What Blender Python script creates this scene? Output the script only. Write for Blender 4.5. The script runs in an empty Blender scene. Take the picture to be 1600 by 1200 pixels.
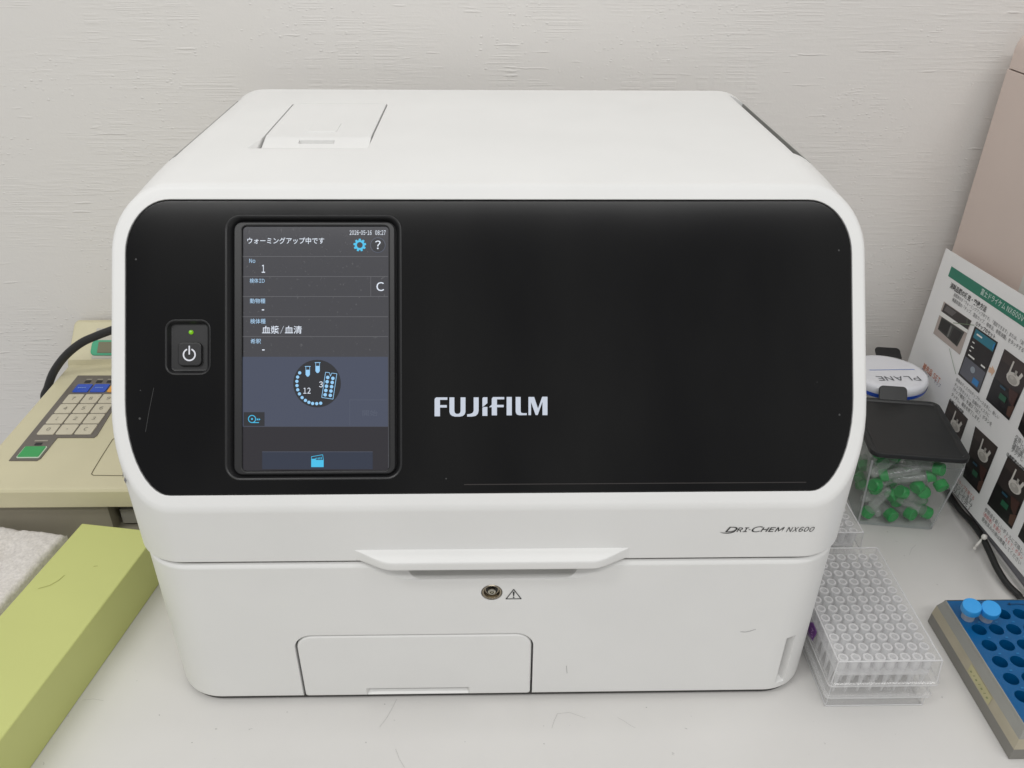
import bpy, bmesh, math, random
from mathutils import Matrix, Vector
from mathutils.geometry import tessellate_polygon
R_ = math.radians
SC = bpy.context.scene
COL = SC.collection
random.seed(7)

# ------------------------------------------------------------------ camera
F_PX = 1293.45
CAM = Vector((0.0006, -0.3983, 0.5112))
AX_R = Vector((0.9997, -0.0213, 0.0077)).normalized()
AX_F = Vector((0.0222, 0.8544, -0.5191)).normalized()
AX_U = AX_R.cross(AX_F).normalized()
AX_R = AX_F.cross(AX_U).normalized()
cd = bpy.data.cameras.new('camera')
cam = bpy.data.objects.new('camera', cd)
COL.objects.link(cam)
cd.sensor_width = 36.0
cd.lens = F_PX / 1600 * 36
cd.clip_start = 0.01
cd.clip_end = 50
m3 = Matrix((AX_R, AX_U, -AX_F)).transposed()
cam.matrix_world = Matrix.Translation(CAM) @ m3.to_4x4()
SC.camera = cam

# ------------------------------------------------------------------ light
world = bpy.data.worlds.new('World')
SC.world = world
world.use_nodes = True
bg = world.node_tree.nodes['Background']
bg.inputs[0].default_value = (1.0, 1.0, 1.0, 1)
bg.inputs[1].default_value = 0.40

def area(name, loc, sx, sy, power, tilt=0.0, color=(1, 0.998, 0.985)):
    l = bpy.data.lights.new(name, 'AREA')      # faces down, tilted about the room's x axis
    l.shape = 'RECTANGLE'
    l.size, l.size_y = sx, sy
    l.energy = power
    l.color = color
    o = bpy.data.objects.new(name, l)
    COL.objects.link(o)
    o.location = loc
    o.rotation_euler = (R_(tilt), 0, 0)
    return o
area('ceiling_lamp', (0.0, -1.36, 2.0), 2.4, 0.25, 18, 25)
area('ceiling_lamp', (-1.1, -0.75, 2.1), 0.9, 0.25, 12, 15)
area('ceiling_lamp', (1.2, -0.75, 2.1), 0.9, 0.25, 5, 15)
area('ceiling_lamp', (-0.2, 0.18, 1.45), 2.8, 0.15, 2.6, 38)

SC.view_settings.view_transform = 'Standard'
SC.view_settings.look = 'None'
SC.view_settings.exposure = 0.0
SC.view_settings.gamma = 1.0
SC.cycles.max_bounces = 10
SC.cycles.transparent_max_bounces = 40
SC.cycles.caustics_reflective = False
SC.cycles.caustics_refractive = False

# ------------------------------------------------------------------ geometry helpers
WM = {}
def wm(o):
    return WM.get(o.name, Matrix.Identity(4)) if o else Matrix.Identity(4)

def tag(o, label=None, cat=None, group=None, kind=None):
    if label: o['label'] = label
    if cat: o['category'] = cat
    if group: o['group'] = group
    if kind: o['kind'] = kind
    return o

def thing(name, loc, label, cat, group=None, rotz=0.0):
    o = bpy.data.objects.new(name, None)
    COL.objects.link(o)
    o.empty_display_size = 0.02
    o.location = loc
    o.rotation_euler = (0, 0, rotz)
    WM[o.name] = Matrix.Translation(loc) @ Matrix.Rotation(rotz, 4, 'Z')
    return tag(o, label, cat, group)

def weighted(me, lim=32):
    """corner normals weighted by face area, so flat faces stay flat beside rounded edges"""
    cl = math.cos(R_(lim))
    adj = [[] for _ in me.vertices]
    fn = [p.normal.copy() for p in me.polygons]; fa = [max(p.area, 1e-14) for p in me.polygons]
    for p in me.polygons:
        for v in p.vertices: adj[v].append(p.index)
    out = [None] * len(me.loops)
    for p in me.polygons:
        n0 = fn[p.index]
        for li in p.loop_indices:
            acc = Vector((0, 0, 0))
            for k in adj[me.loops[li].vertex_index]:
                if fn[k].dot(n0) > cl: acc += fn[k] * fa[k]
            out[li] = acc.normalized() if acc.length > 0 else n0
    me.normals_split_custom_set(out)

def link_mesh(name, me, mat, parent=None, smooth=True, angle=32):
    """mesh is in world coordinates; it is moved into the parent's space"""
    if mat: 
        me.materials.clear()
        me.materials.append(mat)
    if smooth and len(me.polygons):
        me.polygons.foreach_set('use_smooth', [True] * len(me.polygons))
        me.set_sharp_from_angle(angle=R_(angle))
    o = bpy.data.objects.new(name, me)
    COL.objects.link(o)
    if parent:
        me.transform(wm(parent).inverted())
        o.parent = parent
        WM[o.name] = wm(parent)
    me.update()
    if smooth and 0 < len(me.polygons) < 4000: weighted(me, angle)
    return o

def from_data(name, verts, faces, mat, parent=None, smooth=True, angle=32, fix=True):
    me = bpy.data.meshes.new(name)
    me.from_pydata([tuple(v) for v in verts], [], faces)
    if fix:
        bm = bmesh.new(); bm.from_mesh(me)
        bmesh.ops.recalc_face_normals(bm, faces=bm.faces)
        bm.to_mesh(me); bm.free()
    return link_mesh(name, me, mat, parent, smooth, angle)

def from_bm(name, bm, mat, parent=None, smooth=True, angle=32):
    me = bpy.data.meshes.new(name)
    bm.to_mesh(me); bm.free()
    return link_mesh(name, me, mat, parent, smooth, angle)

def rrect(w, h, r, n=8, cx=0, cy=0):
    """rounded rectangle, counter-clockwise; r one radius or (bl, br, tr, tl)"""
    if not isinstance(r, (tuple, list)): r = (r,) * 4
    pts = []
    cs = [(-1, -1, 180), (1, -1, 270), (1, 1, 0), (-1, 1, 90)]
    for (sx, sy, a0), rr in zip(cs, r):
        ox, oy = cx + sx * (w / 2 - rr), cy + sy * (h / 2 - rr)
        if rr < 1e-6:
            pts.append((ox, oy)); continue
        for i in range(n + 1):
            a = R_(a0 + 90 * i / n)
            pts.append((ox + rr * math.cos(a), oy + rr * math.sin(a)))
    return pts

def loft(name, rings, mat, parent=None, cap0=True, cap1=True, smooth=True, angle=32, closed=True):
    n = len(rings[0]); V = []; Fc = []
    for r in rings: V += [tuple(p) for p in r]
    for k in range(len(rings) - 1):
        for i in range(n if closed else n - 1):
            j = (i + 1) % n
            Fc.append((k * n + i, k * n + j, (k + 1) * n + j, (k + 1) * n + i))
    if cap0: Fc.append(tuple(range(n - 1, -1, -1)))
    if cap1: Fc.append(tuple(range((len(rings) - 1) * n, len(rings) * n)))
    return from_data(name, V, Fc, mat, parent, smooth, angle)

def slab(name, outline_fn, z0, z1, mat, parent=None, M=Matrix.Identity(4), bev=0.001, bev0=0.0, smooth=True, seg=3):
    """outline_fn(inset) -> 2D outline; extruded z0..z1 in frame M with rounded edges"""
    rings = []
    def ring(ins, z): rings.append([M @ Vector((x, y, z)) for x, y in outline_fn(ins)])
    if bev0 > 0:
        for i in range(seg + 1):
            a = R_(90 * i / seg); ring(bev0 * (1 - math.sin(a)), z0 + bev0 * (1 - math.cos(a)))
    else: ring(0, z0)
    if bev > 0:
        for i in range(seg + 1):
            a = R_(90 * i / seg); ring(bev * (1 - math.cos(a)), z1 - bev + bev * math.sin(a))
    else: ring(0, z1)
    return loft(name, rings, mat, parent, smooth=smooth)

def box(name, x0, x1, y0, y1, z0, z1, mat, parent=None, r=0.002, bev=0.001, bev0=0.0, M=Matrix.Identity(4), n=4):
    def fn(i): return rrect(x1 - x0 - 2 * i, y1 - y0 - 2 * i, max(r - i, 0.0002), n, (x0 + x1) / 2, (y0 + y1) / 2)
    return slab(name, fn, z0, z1, mat, parent, M, bev, bev0)

def lathe_data(prof, n=20, M=Matrix.Identity(4)):
    V = []; Fc = []
    for r, z in prof:
        for i in range(n):
            a = 2 * math.pi * i / n
            V.append(M @ Vector((r * math.cos(a), r * math.sin(a), z)))
    for k in range(len(prof) - 1):
        for i in range(n):
            j = (i + 1) % n
            Fc.append((k * n + i, k * n + j, (k + 1) * n + j, (k + 1) * n + i))
    if prof[0][0] > 1e-6: pass
    return V, Fc

def lathe(name, prof, mat, parent=None, n=20, M=Matrix.Identity(4), cap0=True, cap1=True, angle=32):
    V, Fc = lathe_data(prof, n, M)
    if cap0: Fc.append(tuple(range(n - 1, -1, -1)))
    if cap1: Fc.append(tuple(range((len(prof) - 1) * n, len(prof) * n)))
    return from_data(name, V, Fc, mat, parent, True, angle)

def tube(name, pts, rad, mat, parent=None, n=12, sub=6):
    """smooth (Catmull-Rom) tube through points"""
    P = [Vector(p) for p in pts]; path = []
    for i in range(len(P) - 1):
        p0 = P[max(i - 1, 0)]; p1 = P[i]; p2 = P[i + 1]; p3 = P[min(i + 2, len(P) - 1)]
        for k in range(sub):
            t = k / sub
            path.append(0.5 * ((2 * p1) + (p2 - p0) * t + (2 * p0 - 5 * p1 + 4 * p2 - p3) * t * t + (3 * p1 - p0 - 3 * p2 + p3) * t ** 3))
    path.append(P[-1])
    rings = []; up = Vector((0, 0, 1)); side = None
    for i, p in enumerate(path):
        d = (path[min(i + 1, len(path) - 1)] - path[max(i - 1, 0)]).normalized()
        if side is None: side = d.cross(up if abs(d.z) < 0.9 else Vector((1, 0, 0))).normalized()
        side = (side - d * side.dot(d)).normalized()
        u2 = d.cross(side)
        rings.append([p + (side * math.cos(2 * math.pi * k / n) + u2 * math.sin(2 * math.pi * k / n)) * rad for k in range(n)])
    return loft(name, rings, mat, parent, angle=60)

def boolean(o, cutters, op='DIFFERENCE'):
    """apply booleans; cutters are removed. o must be in its parent's space, cutters in world space"""
    par = o.parent; o.parent = None
    o.data.transform(wm(par))
    for c in cutters:
        md = o.modifiers.new('b', 'BOOLEAN'); md.operation = op; md.solver = 'EXACT'; md.object = c
    dg = bpy.context.evaluated_depsgraph_get(); dg.update()
    me = bpy.data.meshes.new_from_object(o.evaluated_get(dg))
    o.modifiers.clear()
    old = o.data; o.data = me
    mat = old.materials[0]
    me.materials.clear(); me.materials.append(mat)
    for p in me.polygons: p.material_index = 0
    bpy.data.meshes.remove(old)
    for c in cutters:
        m = c.data; bpy.data.objects.remove(c); bpy.data.meshes.remove(m)
    me.polygons.foreach_set('use_smooth', [True] * len(me.polygons))
    me.set_sharp_from_angle(angle=R_(32))
    me.transform(wm(par).inverted())
    o.parent = par
    me.update()
    weighted(me, 32)
    return o

def polys_mesh(name, polys, mat, parent=None):
    """list of planar 3D polygons -> one flat mesh"""
    V = []; Fc = []
    for p in polys:
        b = len(V); V += [tuple(q) for q in p]
        for t in tessellate_polygon([[Vector(q) for q in p]]):
            Fc.append(tuple(b + i for i in t))
    return from_data(name, V, Fc, mat, parent, smooth=False, fix=False)

_glyph = {}
def raw_text(s, shear, bold):
    cu = bpy.data.curves.new('lettering', 'FONT')
    cu.body = s; cu.size = 1.0; cu.shear = shear; cu.offset = bold; cu.resolution_u = 3
    o = bpy.data.objects.new('lettering', cu); COL.objects.link(o)
    dg = bpy.context.evaluated_depsgraph_get(); dg.update()
    me = bpy.data.meshes.new_from_object(o.evaluated_get(dg))
    V = [(v.co.x, v.co.y) for v in me.vertices]
    Fc = [tuple(p.vertices) for p in me.polygons]
    bpy.data.objects.remove(o); bpy.data.curves.remove(cu); bpy.data.meshes.remove(me)
    return V, Fc
def bbox(V):
    xs = [v[0] for v in V]; ys = [v[1] for v in V]
    return (min(xs), min(ys), max(xs), max(ys)) if V else (0, 0, 1, 1)
def text_tris(s, shear=0.0, bold=0.0):
    """2D triangles of a line of text in its own units with its bounding box; Latin letters and digits
    are set from the full-width sans glyphs, packed to normal spacing"""
    key = (s, shear, bold)
    if key in _glyph: return _glyph[key]
    V = []; Fc = []; x = 0.0; k = 0
    while k < len(s):
        ch = s[k]
        if '!' <= ch <= '~':
            kk = (ch, '1', shear, bold)
            if kk not in _glyph: _glyph[kk] = raw_text(chr(ord(ch) + 0xFEE0), shear, bold)
            gv, gf = _glyph[kk]; bb = bbox([(a - shear * b_, b_) for a, b_ in gv]); k += 1
            pad = 0.075
            if ch == '/': gv = [((a - bb[0]) * 0.42 + bb[0], b_) for a, b_ in gv]; bb = (bb[0], bb[1], bb[0] + (bb[2] - bb[0]) * 0.42, bb[3])
            if ch == '-': gv = [((a - bb[0]) * 0.5 + bb[0], b_) for a, b_ in gv]; bb = (bb[0], bb[1], bb[0] + (bb[2] - bb[0]) * 0.5, bb[3])
            b = len(V); V += [(a - bb[0] + x + pad, b_) for a, b_ in gv]; Fc += [tuple(b + i for i in f) for f in gf]
            x += bb[2] - bb[0] + pad * 2
            if ch in '.:' : x += 0.06
        elif ch == ' ': x += 0.30; k += 1
        else:
            e = k
            while e < len(s) and not ('!' <= s[e] <= '~') and s[e] != ' ': e += 1
            gv, gf = raw_text(s[k:e], shear, bold); bb = bbox(gv)
            b = len(V); V += [(a - bb[0] + x + 0.05, b_) for a, b_ in gv]; Fc += [tuple(b + i for i in f) for f in gf]
            x += bb[2] - bb[0] + 0.10; k = e
    _glyph[key] = (V, Fc, bbox(V))
    return _glyph[key]

class Flat:
    """collects flat print on a plane; P(x, y) -> 3D"""
    def __init__(self, P): self.P = P; self.V = []; self.F = []
    def poly(self, pts):
        q = [Vector((x, y, 0)) for x, y in pts]; b = len(self.V)
        self.V += [self.P(x, y) for x, y in pts]
        for t in tessellate_polygon([q]): self.F.append(tuple(b + i for i in t))
        return self
    def rect(self, x0, y0, x1, y1): return self.poly([(x0, y0), (x1, y0), (x1, y1), (x0, y1)])
    def disc(self, cx, cy, r, n=16, ry=None):
        ry = ry or r
        return self.poly([(cx + r * math.cos(2 * math.pi * i / n), cy + ry * math.sin(2 * math.pi * i / n)) for i in range(n)])
    def ring(self, cx, cy, r0, r1, a0=0, a1=360, n=28):
        for i in range(n):
            a = R_(a0 + (a1 - a0) * i / n); b = R_(a0 + (a1 - a0) * (i + 1) / n)
            self.poly([(cx + r0 * math.cos(a), cy + r0 * math.sin(a)), (cx + r1 * math.cos(a), cy + r1 * math.sin(a)),
                       (cx + r1 * math.cos(b), cy + r1 * math.sin(b)), (cx + r0 * math.cos(b), cy + r0 * math.sin(b))])
        return self
    def line(self, x0, y0, x1, y1, w):
        dx, dy = x1 - x0, y1 - y0; l = math.hypot(dx, dy) or 1
        nx, ny = -dy / l * w / 2, dx / l * w / 2
        return self.poly([(x0 + nx, y0 + ny), (x1 + nx, y1 + ny), (x1 - nx, y1 - ny), (x0 - nx, y0 - ny)])
    def text(self, s, x0, y0, x1, y1, shear=0.0, bold=0.0):
        """fill the box x0..x1, y0 (bottom)..y1 (top); axes may be flipped"""
        V, Fc, bb = text_tris(s, shear, bold)
        sx = (x1 - x0) / (bb[2] - bb[0]); sy = (y1 - y0) / max(bb[3] - bb[1], 1e-6)
        b = len(self.V)
        self.V += [self.P(x0 + (x - bb[0]) * sx, y0 + (y - bb[1]) * sy) for x, y in V]
        self.F += [tuple(b + i for i in f) for f in Fc]
        return self
    def build(self, name, mat, parent=None):
        return from_data(name, self.V, self.F, mat, parent, smooth=False, fix=False)

def ray(u, v): return AX_F + AX_R * ((u - 800) / F_PX) + AX_U * ((600 - v) / F_PX)
def on_plane(u, v, p, n):
    d = ray(u, v); p = Vector(p); n = Vector(n)
    return CAM + d * ((p - CAM).dot(n) / d.dot(n))

# ------------------------------------------------------------------ materials
def mat(name, color, rough=0.5, metal=0.0, spec=0.5, noise=0.0, nscale=40.0, bump=0.0, bscale=900.0, bevel=0.0, coat=0.0, rvar=0.0, emit=None, estr=0.0):
    m = bpy.data.materials.new(name); m.use_nodes = True
    nt = m.node_tree; b = nt.nodes['Principled BSDF']
    b.inputs['Base Color'].default_value = (*color, 1)
    b.inputs['Roughness'].default_value = rough
    b.inputs['Metallic'].default_value = metal
    b.inputs['Specular IOR Level'].default_value = spec
    b.inputs['Coat Weight'].default_value = coat
    b.inputs['Coat Roughness'].default_value = 0.05
    L = nt.links.new
    tc = nt.nodes.new('ShaderNodeTexCoord')
    if noise or rvar:
        n = nt.nodes.new('ShaderNodeTexNoise'); n.inputs['Scale'].default_value = nscale; n.inputs['Detail'].default_value = 6
        L(tc.outputs['Object'], n.inputs['Vector'])
        if noise:
            mx = nt.nodes.new('ShaderNodeMixRGB'); mx.blend_type = 'MULTIPLY'; mx.inputs[0].default_value = 1
            rp = nt.nodes.new('ShaderNodeValToRGB')
            rp.color_ramp.elements[0].position = 0.3; rp.color_ramp.elements[1].position = 0.7
            c0 = 1 - noise
            rp.color_ramp.elements[0].color = (c0, c0, c0, 1); rp.color_ramp.elements[1].color = (1, 1, 1, 1)
            L(n.outputs['Fac'], rp.inputs['Fac'])
            mx.inputs[1].default_value = (*color, 1); L(rp.outputs['Color'], mx.inputs[2])
            L(mx.outputs[0], b.inputs['Base Color'])
        if rvar:
            mr = nt.nodes.new('ShaderNodeMapRange')
            mr.inputs['From Min'].default_value = 0.3; mr.inputs['From Max'].default_value = 0.7
            mr.inputs['To Min'].default_value = rough - rvar; mr.inputs['To Max'].default_value = rough + rvar
            L(n.outputs['Fac'], mr.inputs['Value']); L(mr.outputs['Result'], b.inputs['Roughness'])
    last = None
    if bevel:
        bv = nt.nodes.new('ShaderNodeBevel'); bv.samples = 6; bv.inputs['Radius'].default_value = bevel
        last = bv.outputs['Normal']
    if bump:
        n2 = nt.nodes.new('ShaderNodeTexNoise'); n2.inputs['Scale'].default_value = bscale; n2.inputs['Detail'].default_value = 3
        L(tc.outputs['Object'], n2.inputs['Vector'])
        bp = nt.nodes.new('ShaderNodeBump'); bp.inputs['Strength'].default_value = bump; bp.inputs['Distance'].default_value = 0.0004
        L(n2.outputs['Fac'], bp.inputs['Height'])
        if last: L(last, bp.inputs['Normal'])
        last = bp.outputs['Normal']
    if last: L(last, b.inputs['Normal'])
    if emit:
        b.inputs['Emission Color'].default_value = (*emit, 1); b.inputs['Emission Strength'].default_value = estr
    return m

def clear(name, tint, opaque, white=(0.8, 0.8, 0.8), rough=0.08, gloss=1.0, var=0.0):
    """thin clear or frosted plastic sheet: lets light through, scatters a little, reflects by angle"""
    m = bpy.data.materials.new(name); m.use_nodes = True
    nt = m.node_tree; nt.nodes.clear(); L = nt.links.new
    out = nt.nodes.new('ShaderNodeOutputMaterial')
    tr = nt.nodes.new('ShaderNodeBsdfTransparent'); tr.inputs[0].default_value = (*tint, 1)
    df = nt.nodes.new('ShaderNodeBsdfDiffuse'); df.inputs[0].default_value = (*white, 1)
    tl = nt.nodes.new('ShaderNodeBsdfTranslucent'); tl.inputs[0].default_value = (*white, 1)
    md = nt.nodes.new('ShaderNodeMixShader'); md.inputs[0].default_value = 0.45
    L(df.outputs[0], md.inputs[1]); L(tl.outputs[0], md.inputs[2])
    m1 = nt.nodes.new('ShaderNodeMixShader'); m1.inputs[0].default_value = opaque
    L(tr.outputs[0], m1.inputs[1]); L(md.outputs[0], m1.inputs[2])
    if var:
        tc = nt.nodes.new('ShaderNodeTexCoord'); n = nt.nodes.new('ShaderNodeTexNoise'); n.inputs['Scale'].default_value = 60
        L(tc.outputs['Object'], n.inputs['Vector'])
        mr = nt.nodes.new('ShaderNodeMapRange'); mr.inputs['To Min'].default_value = opaque - var; mr.inputs['To Max'].default_value = opaque + var
        L(n.outputs['Fac'], mr.inputs['Value']); L(mr.outputs['Result'], m1.inputs[0])
    gl = nt.nodes.new('ShaderNodeBsdfGlossy'); gl.inputs['Roughness'].default_value = rough
    fr = nt.nodes.new('ShaderNodeLayerWeight'); fr.inputs['Blend'].default_value = 0.5
    pw = nt.nodes.new('ShaderNodeMath'); pw.operation = 'POWER'; pw.inputs[1].default_value = 4.5
    L(fr.outputs['Facing'], pw.inputs[0])
    mm = nt.nodes.new('ShaderNodeMath'); mm.operation = 'MULTIPLY_ADD'; mm.inputs[1].default_value = 0.55 * gloss; mm.inputs[2].default_value = 0.035 * gloss
    L(pw.outputs[0], mm.inputs[0])
    m2 = nt.nodes.new('ShaderNodeMixShader'); L(mm.outputs[0], m2.inputs[0])
    L(m1.outputs[0], m2.inputs[1]); L(gl.outputs[0], m2.inputs[2]); L(m2.outputs[0], out.inputs[0])
    return m

def glow(name, color, s=1.0):
    m = bpy.data.materials.new(name); m.use_nodes = True
    b = m.node_tree.nodes['Principled BSDF']
    b.inputs['Base Color'].default_value = (0.01, 0.01, 0.01, 1); b.inputs['Roughness'].default_value = 0.15
    b.inputs['Emission Color'].default_value = (*color, 1); b.inputs['Emission Strength'].default_value = s
    return m
def srgb(r, g, b):
    f = lambda c: (c / 255 / 12.92) if c <= 10 else ((c / 255 + 0.055) / 1.055) ** 2.4
    return (f(r), f(g), f(b))

M_WHITE = mat('white_plastic', (0.80, 0.798, 0.785), 0.42, noise=0.035, nscale=14, bump=0.14, bscale=1500, bevel=0.0009)
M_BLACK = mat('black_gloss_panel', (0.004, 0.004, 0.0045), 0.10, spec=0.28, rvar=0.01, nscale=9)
def reflection_tone(m, lo, hi):  # soft paler patches in the base colour stand in for room reflections
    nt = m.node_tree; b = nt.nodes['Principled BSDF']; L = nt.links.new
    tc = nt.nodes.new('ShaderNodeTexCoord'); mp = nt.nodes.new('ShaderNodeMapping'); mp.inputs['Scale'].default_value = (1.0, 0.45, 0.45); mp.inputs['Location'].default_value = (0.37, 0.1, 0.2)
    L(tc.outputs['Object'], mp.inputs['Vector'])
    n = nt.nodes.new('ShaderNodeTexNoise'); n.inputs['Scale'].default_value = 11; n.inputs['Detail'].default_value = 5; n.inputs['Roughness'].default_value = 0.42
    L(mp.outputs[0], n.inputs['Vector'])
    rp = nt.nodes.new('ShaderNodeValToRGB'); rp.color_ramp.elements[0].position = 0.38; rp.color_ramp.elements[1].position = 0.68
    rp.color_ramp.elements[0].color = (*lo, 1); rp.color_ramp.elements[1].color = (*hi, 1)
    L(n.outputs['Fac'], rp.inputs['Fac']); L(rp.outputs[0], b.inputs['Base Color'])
reflection_tone(M_BLACK, (0.002, 0.002, 0.0025), (0.0080, 0.0080, 0.0080))
M_BLACK2 = mat('black_satin_plastic', (0.014, 0.014, 0.015), 0.38, bevel=0.0005)
M_GREYLOGO = mat('silver_print', srgb(205, 213, 228), 0.45)
M_INK = mat('black_ink', (0.012, 0.012, 0.013), 0.5)
M_STEEL = mat('lock_steel', (0.32, 0.28, 0.22), 0.25, metal=1.0, bevel=0.0003)
M_DARK = mat('dark_cavity', (0.02, 0.02, 0.02), 0.6)
M_RUBBER = mat('black_rubber', (0.018, 0.018, 0.018), 0.55, bump=0.1)
M_SCUFF = mat('grey_scuff', (0.16, 0.16, 0.17), 0.7)

# wall paper with brushed plaster relief
def wall_material():
    m = bpy.data.materials.new('wall_paper'); m.use_nodes = True
    nt = m.node_tree; L = nt.links.new; b = nt.nodes['Principled BSDF']
    b.inputs['Base Color'].default_value = (*srgb(228, 225, 221), 1); b.inputs['Roughness'].default_value = 0.55
    tc = nt.nodes.new('ShaderNodeTexCoord')
    def noise(sx, sz, detail, scale=1.0, dist=0.0):
        mp = nt.nodes.new('ShaderNodeMapping'); mp.inputs['Scale'].default_value = (sx, 1, sz)
        L(tc.outputs['Object'], mp.inputs['Vector'])
        n = nt.nodes.new('ShaderNodeTexNoise'); n.inputs['Scale'].default_value = scale; n.inputs['Detail'].default_value = detail
        n.inputs['Distortion'].default_value = dist
        L(mp.outputs[0], n.inputs['Vector']); return n.outputs['Fac']
    def ramp(src, a, b_, c0=0.0, c1=1.0):
        mr = nt.nodes.new('ShaderNodeMapRange'); mr.inputs['From Min'].default_value = a; mr.inputs['From Max'].default_value = b_
        mr.inputs['To Min'].default_value = c0; mr.inputs['To Max'].default_value = c1; L(src, mr.inputs['Value']); return mr.outputs['Result']
    def math_(op, a, b_):
        n = nt.nodes.new('ShaderNodeMath'); n.operation = op
        for i, q in enumerate((a, b_)):
            if isinstance(q, (int, float)): n.inputs[i].default_value = q
            else: L(q, n.inputs[i])
        return n.outputs[0]
    def cells(sx, sz, size, keep, rnd=1.0):      # scattered raised dashes or crumbs
        mp = nt.nodes.new('ShaderNodeMapping'); mp.inputs['Scale'].default_value = (sx, 0.01, sz)
        L(tc.outputs['Object'], mp.inputs['Vector'])
        # slight waviness so that no ridge is ruler straight
        v = nt.nodes.new('ShaderNodeTexVoronoi'); v.inputs['Scale'].default_value = 1.0; v.inputs['Randomness'].default_value = rnd
        wob = nt.nodes.new('ShaderNodeTexNoise'); wob.inputs['Scale'].default_value = 55; wob.inputs['Detail'].default_value = 3
        L(tc.outputs['Object'], wob.inputs['Vector'])
        va = nt.nodes.new('ShaderNodeVectorMath'); va.operation = 'MULTIPLY_ADD'; va.inputs[1].default_value = (0.9, 0, 0.9)
        L(wob.outputs['Color'], va.inputs[0]); L(mp.outputs[0], va.inputs[2]); L(va.outputs[0], v.inputs['Vector'])
        d = ramp(v.outputs['Distance'], size, size * 0.45)
        sp = nt.nodes.new('ShaderNodeSeparateColor'); L(v.outputs['Color'], sp.inputs[0])
        k = ramp(sp.outputs[0], 1 - keep, 1 - keep + 0.03)
        amp = ramp(sp.outputs[1], 0.0, 1.0, 0.4, 1.0)
        return math_('MULTIPLY', math_('MULTIPLY', d, k), amp)
    grain = noise(420, 520, 4)                         # paper grain
    comb = noise(5, 620, 2)                            # fine combed lines in patches
    cmask = math_('MULTIPLY', ramp(noise(17, 26, 1), 0.52, 0.56), ramp(noise(60, 9, 2), 0.42, 0.50))
    r0 = math_('MULTIPLY', ramp(comb, 0.46, 0.60), cmask)
    r1 = cells(30, 230, 0.27, 0.16)                    # short trowel ridges
    r1b = cells(15, 300, 0.30, 0.07)                   # long thin ones
    mask2 = ramp(noise(15, 22, 3), 0.48, 0.58)
    r2 = math_('MULTIPLY', cells(260, 420, 0.45, 0.22), mask2)   # crumbs
    fine = math_('MULTIPLY', ramp(noise(30, 480, 4, dist=0.3), 0.50, 0.64), ramp(noise(9, 13, 3), 0.42, 0.58))
    swirl = noise(45, 90, 6, dist=0.6)
    h = math_('ADD', math_('MULTIPLY', grain, 0.10), math_('MULTIPLY', r0, 0.16))
    h = math_('ADD', h, math_('MULTIPLY', r1, 0.40))
    h = math_('ADD', h, math_('MULTIPLY', r1b, 0.42))
    h = math_('ADD', h, math_('MULTIPLY', r2, 0.36))
    h = math_('ADD', h, math_('MULTIPLY', swirl, 0.20))
    h = math_('ADD', h, math_('MULTIPLY', fine, 0.11))
    bp = nt.nodes.new('ShaderNodeBump'); bp.inputs['Strength'].default_value = 0.72; bp.inputs['Distance'].default_value = 0.0012
    L(h, bp.inputs['Height']); L(bp.outputs[0], b.inputs['Normal'])
    return m
M_WALL = wall_material()

def table_material():
    m = bpy.data.materials.new('bench_laminate'); m.use_nodes = True
    nt = m.node_tree; L = nt.links.new; b = nt.nodes['Principled BSDF']
    b.inputs['Roughness'].default_value = 0.33
    tc = nt.nodes.new('ShaderNodeTexCoord')
    n = nt.nodes.new('ShaderNodeTexNoise'); n.inputs['Scale'].default_value = 9; n.inputs['Detail'].default_value = 8
    L(tc.outputs['Object'], n.inputs['Vector'])
    rp = nt.nodes.new('ShaderNodeValToRGB'); rp.color_ramp.elements[0].position = 0.3; rp.color_ramp.elements[1].position = 0.75
    rp.color_ramp.elements[0].color = (*srgb(211, 209, 206), 1); rp.color_ramp.elements[1].color = (*srgb(217, 215, 212), 1)
    L(n.outputs['Fac'], rp.inputs['Fac'])
    # faint dark specks and stains
    s = nt.nodes.new('ShaderNodeTexNoise'); s.inputs['Scale'].default_value = 160; s.inputs['Detail'].default_value = 2
    L(tc.outputs['Object'], s.inputs['Vector'])
    sr = nt.nodes.new('ShaderNodeMapRange'); sr.inputs['From Min'].default_value = 0.735; sr.inputs['From Max'].default_value = 0.77
    sr.inputs['To Min'].default_value = 1.0; sr.inputs['To Max'].default_value = 0.72
    L(s.outputs['Fac'], sr.inputs['Value'])
    mx = nt.nodes.new('ShaderNodeMixRGB'); mx.blend_type = 'MULTIPLY'; mx.inputs[0].default_value = 1
    L(rp.outputs[0], mx.inputs[1]); L(sr.outputs[0], mx.inputs[2]); L(mx.outputs[0], b.inputs['Base Color'])
    r2 = nt.nodes.new('ShaderNodeMapRange'); r2.inputs['To Min'].default_value = 0.24; r2.inputs['To Max'].default_value = 0.42
    L(n.outputs['Fac'], r2.inputs['Value']); L(r2.outputs[0], b.inputs['Roughness'])
    bp = nt.nodes.new('ShaderNodeBump'); bp.inputs['Strength'].default_value = 0.06; bp.inputs['Distance'].default_value = 0.0005
    g = nt.nodes.new('ShaderNodeTexNoise'); g.inputs['Scale'].default_value = 700
    L(tc.outputs['Object'], g.inputs['Vector']); L(g.outputs['Fac'], bp.inputs['Height']); L(bp.outputs[0], b.inputs['Normal'])
    return m
M_TABLE = table_material()

# ------------------------------------------------------------------ setting
WALL_Y = 0.425
o = box('bench_top', -0.458, 1.3, -0.75, WALL_Y - 0.001, -0.03, 0.0, M_TABLE, r=0.004, bev=0.003); tag(o, kind='structure')
o = box('wall', -1.6, 1.6, WALL_Y, WALL_Y + 0.1, -0.75, 1.2, M_WALL, r=0.001, bev=0.0); tag(o, kind='structure')

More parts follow.
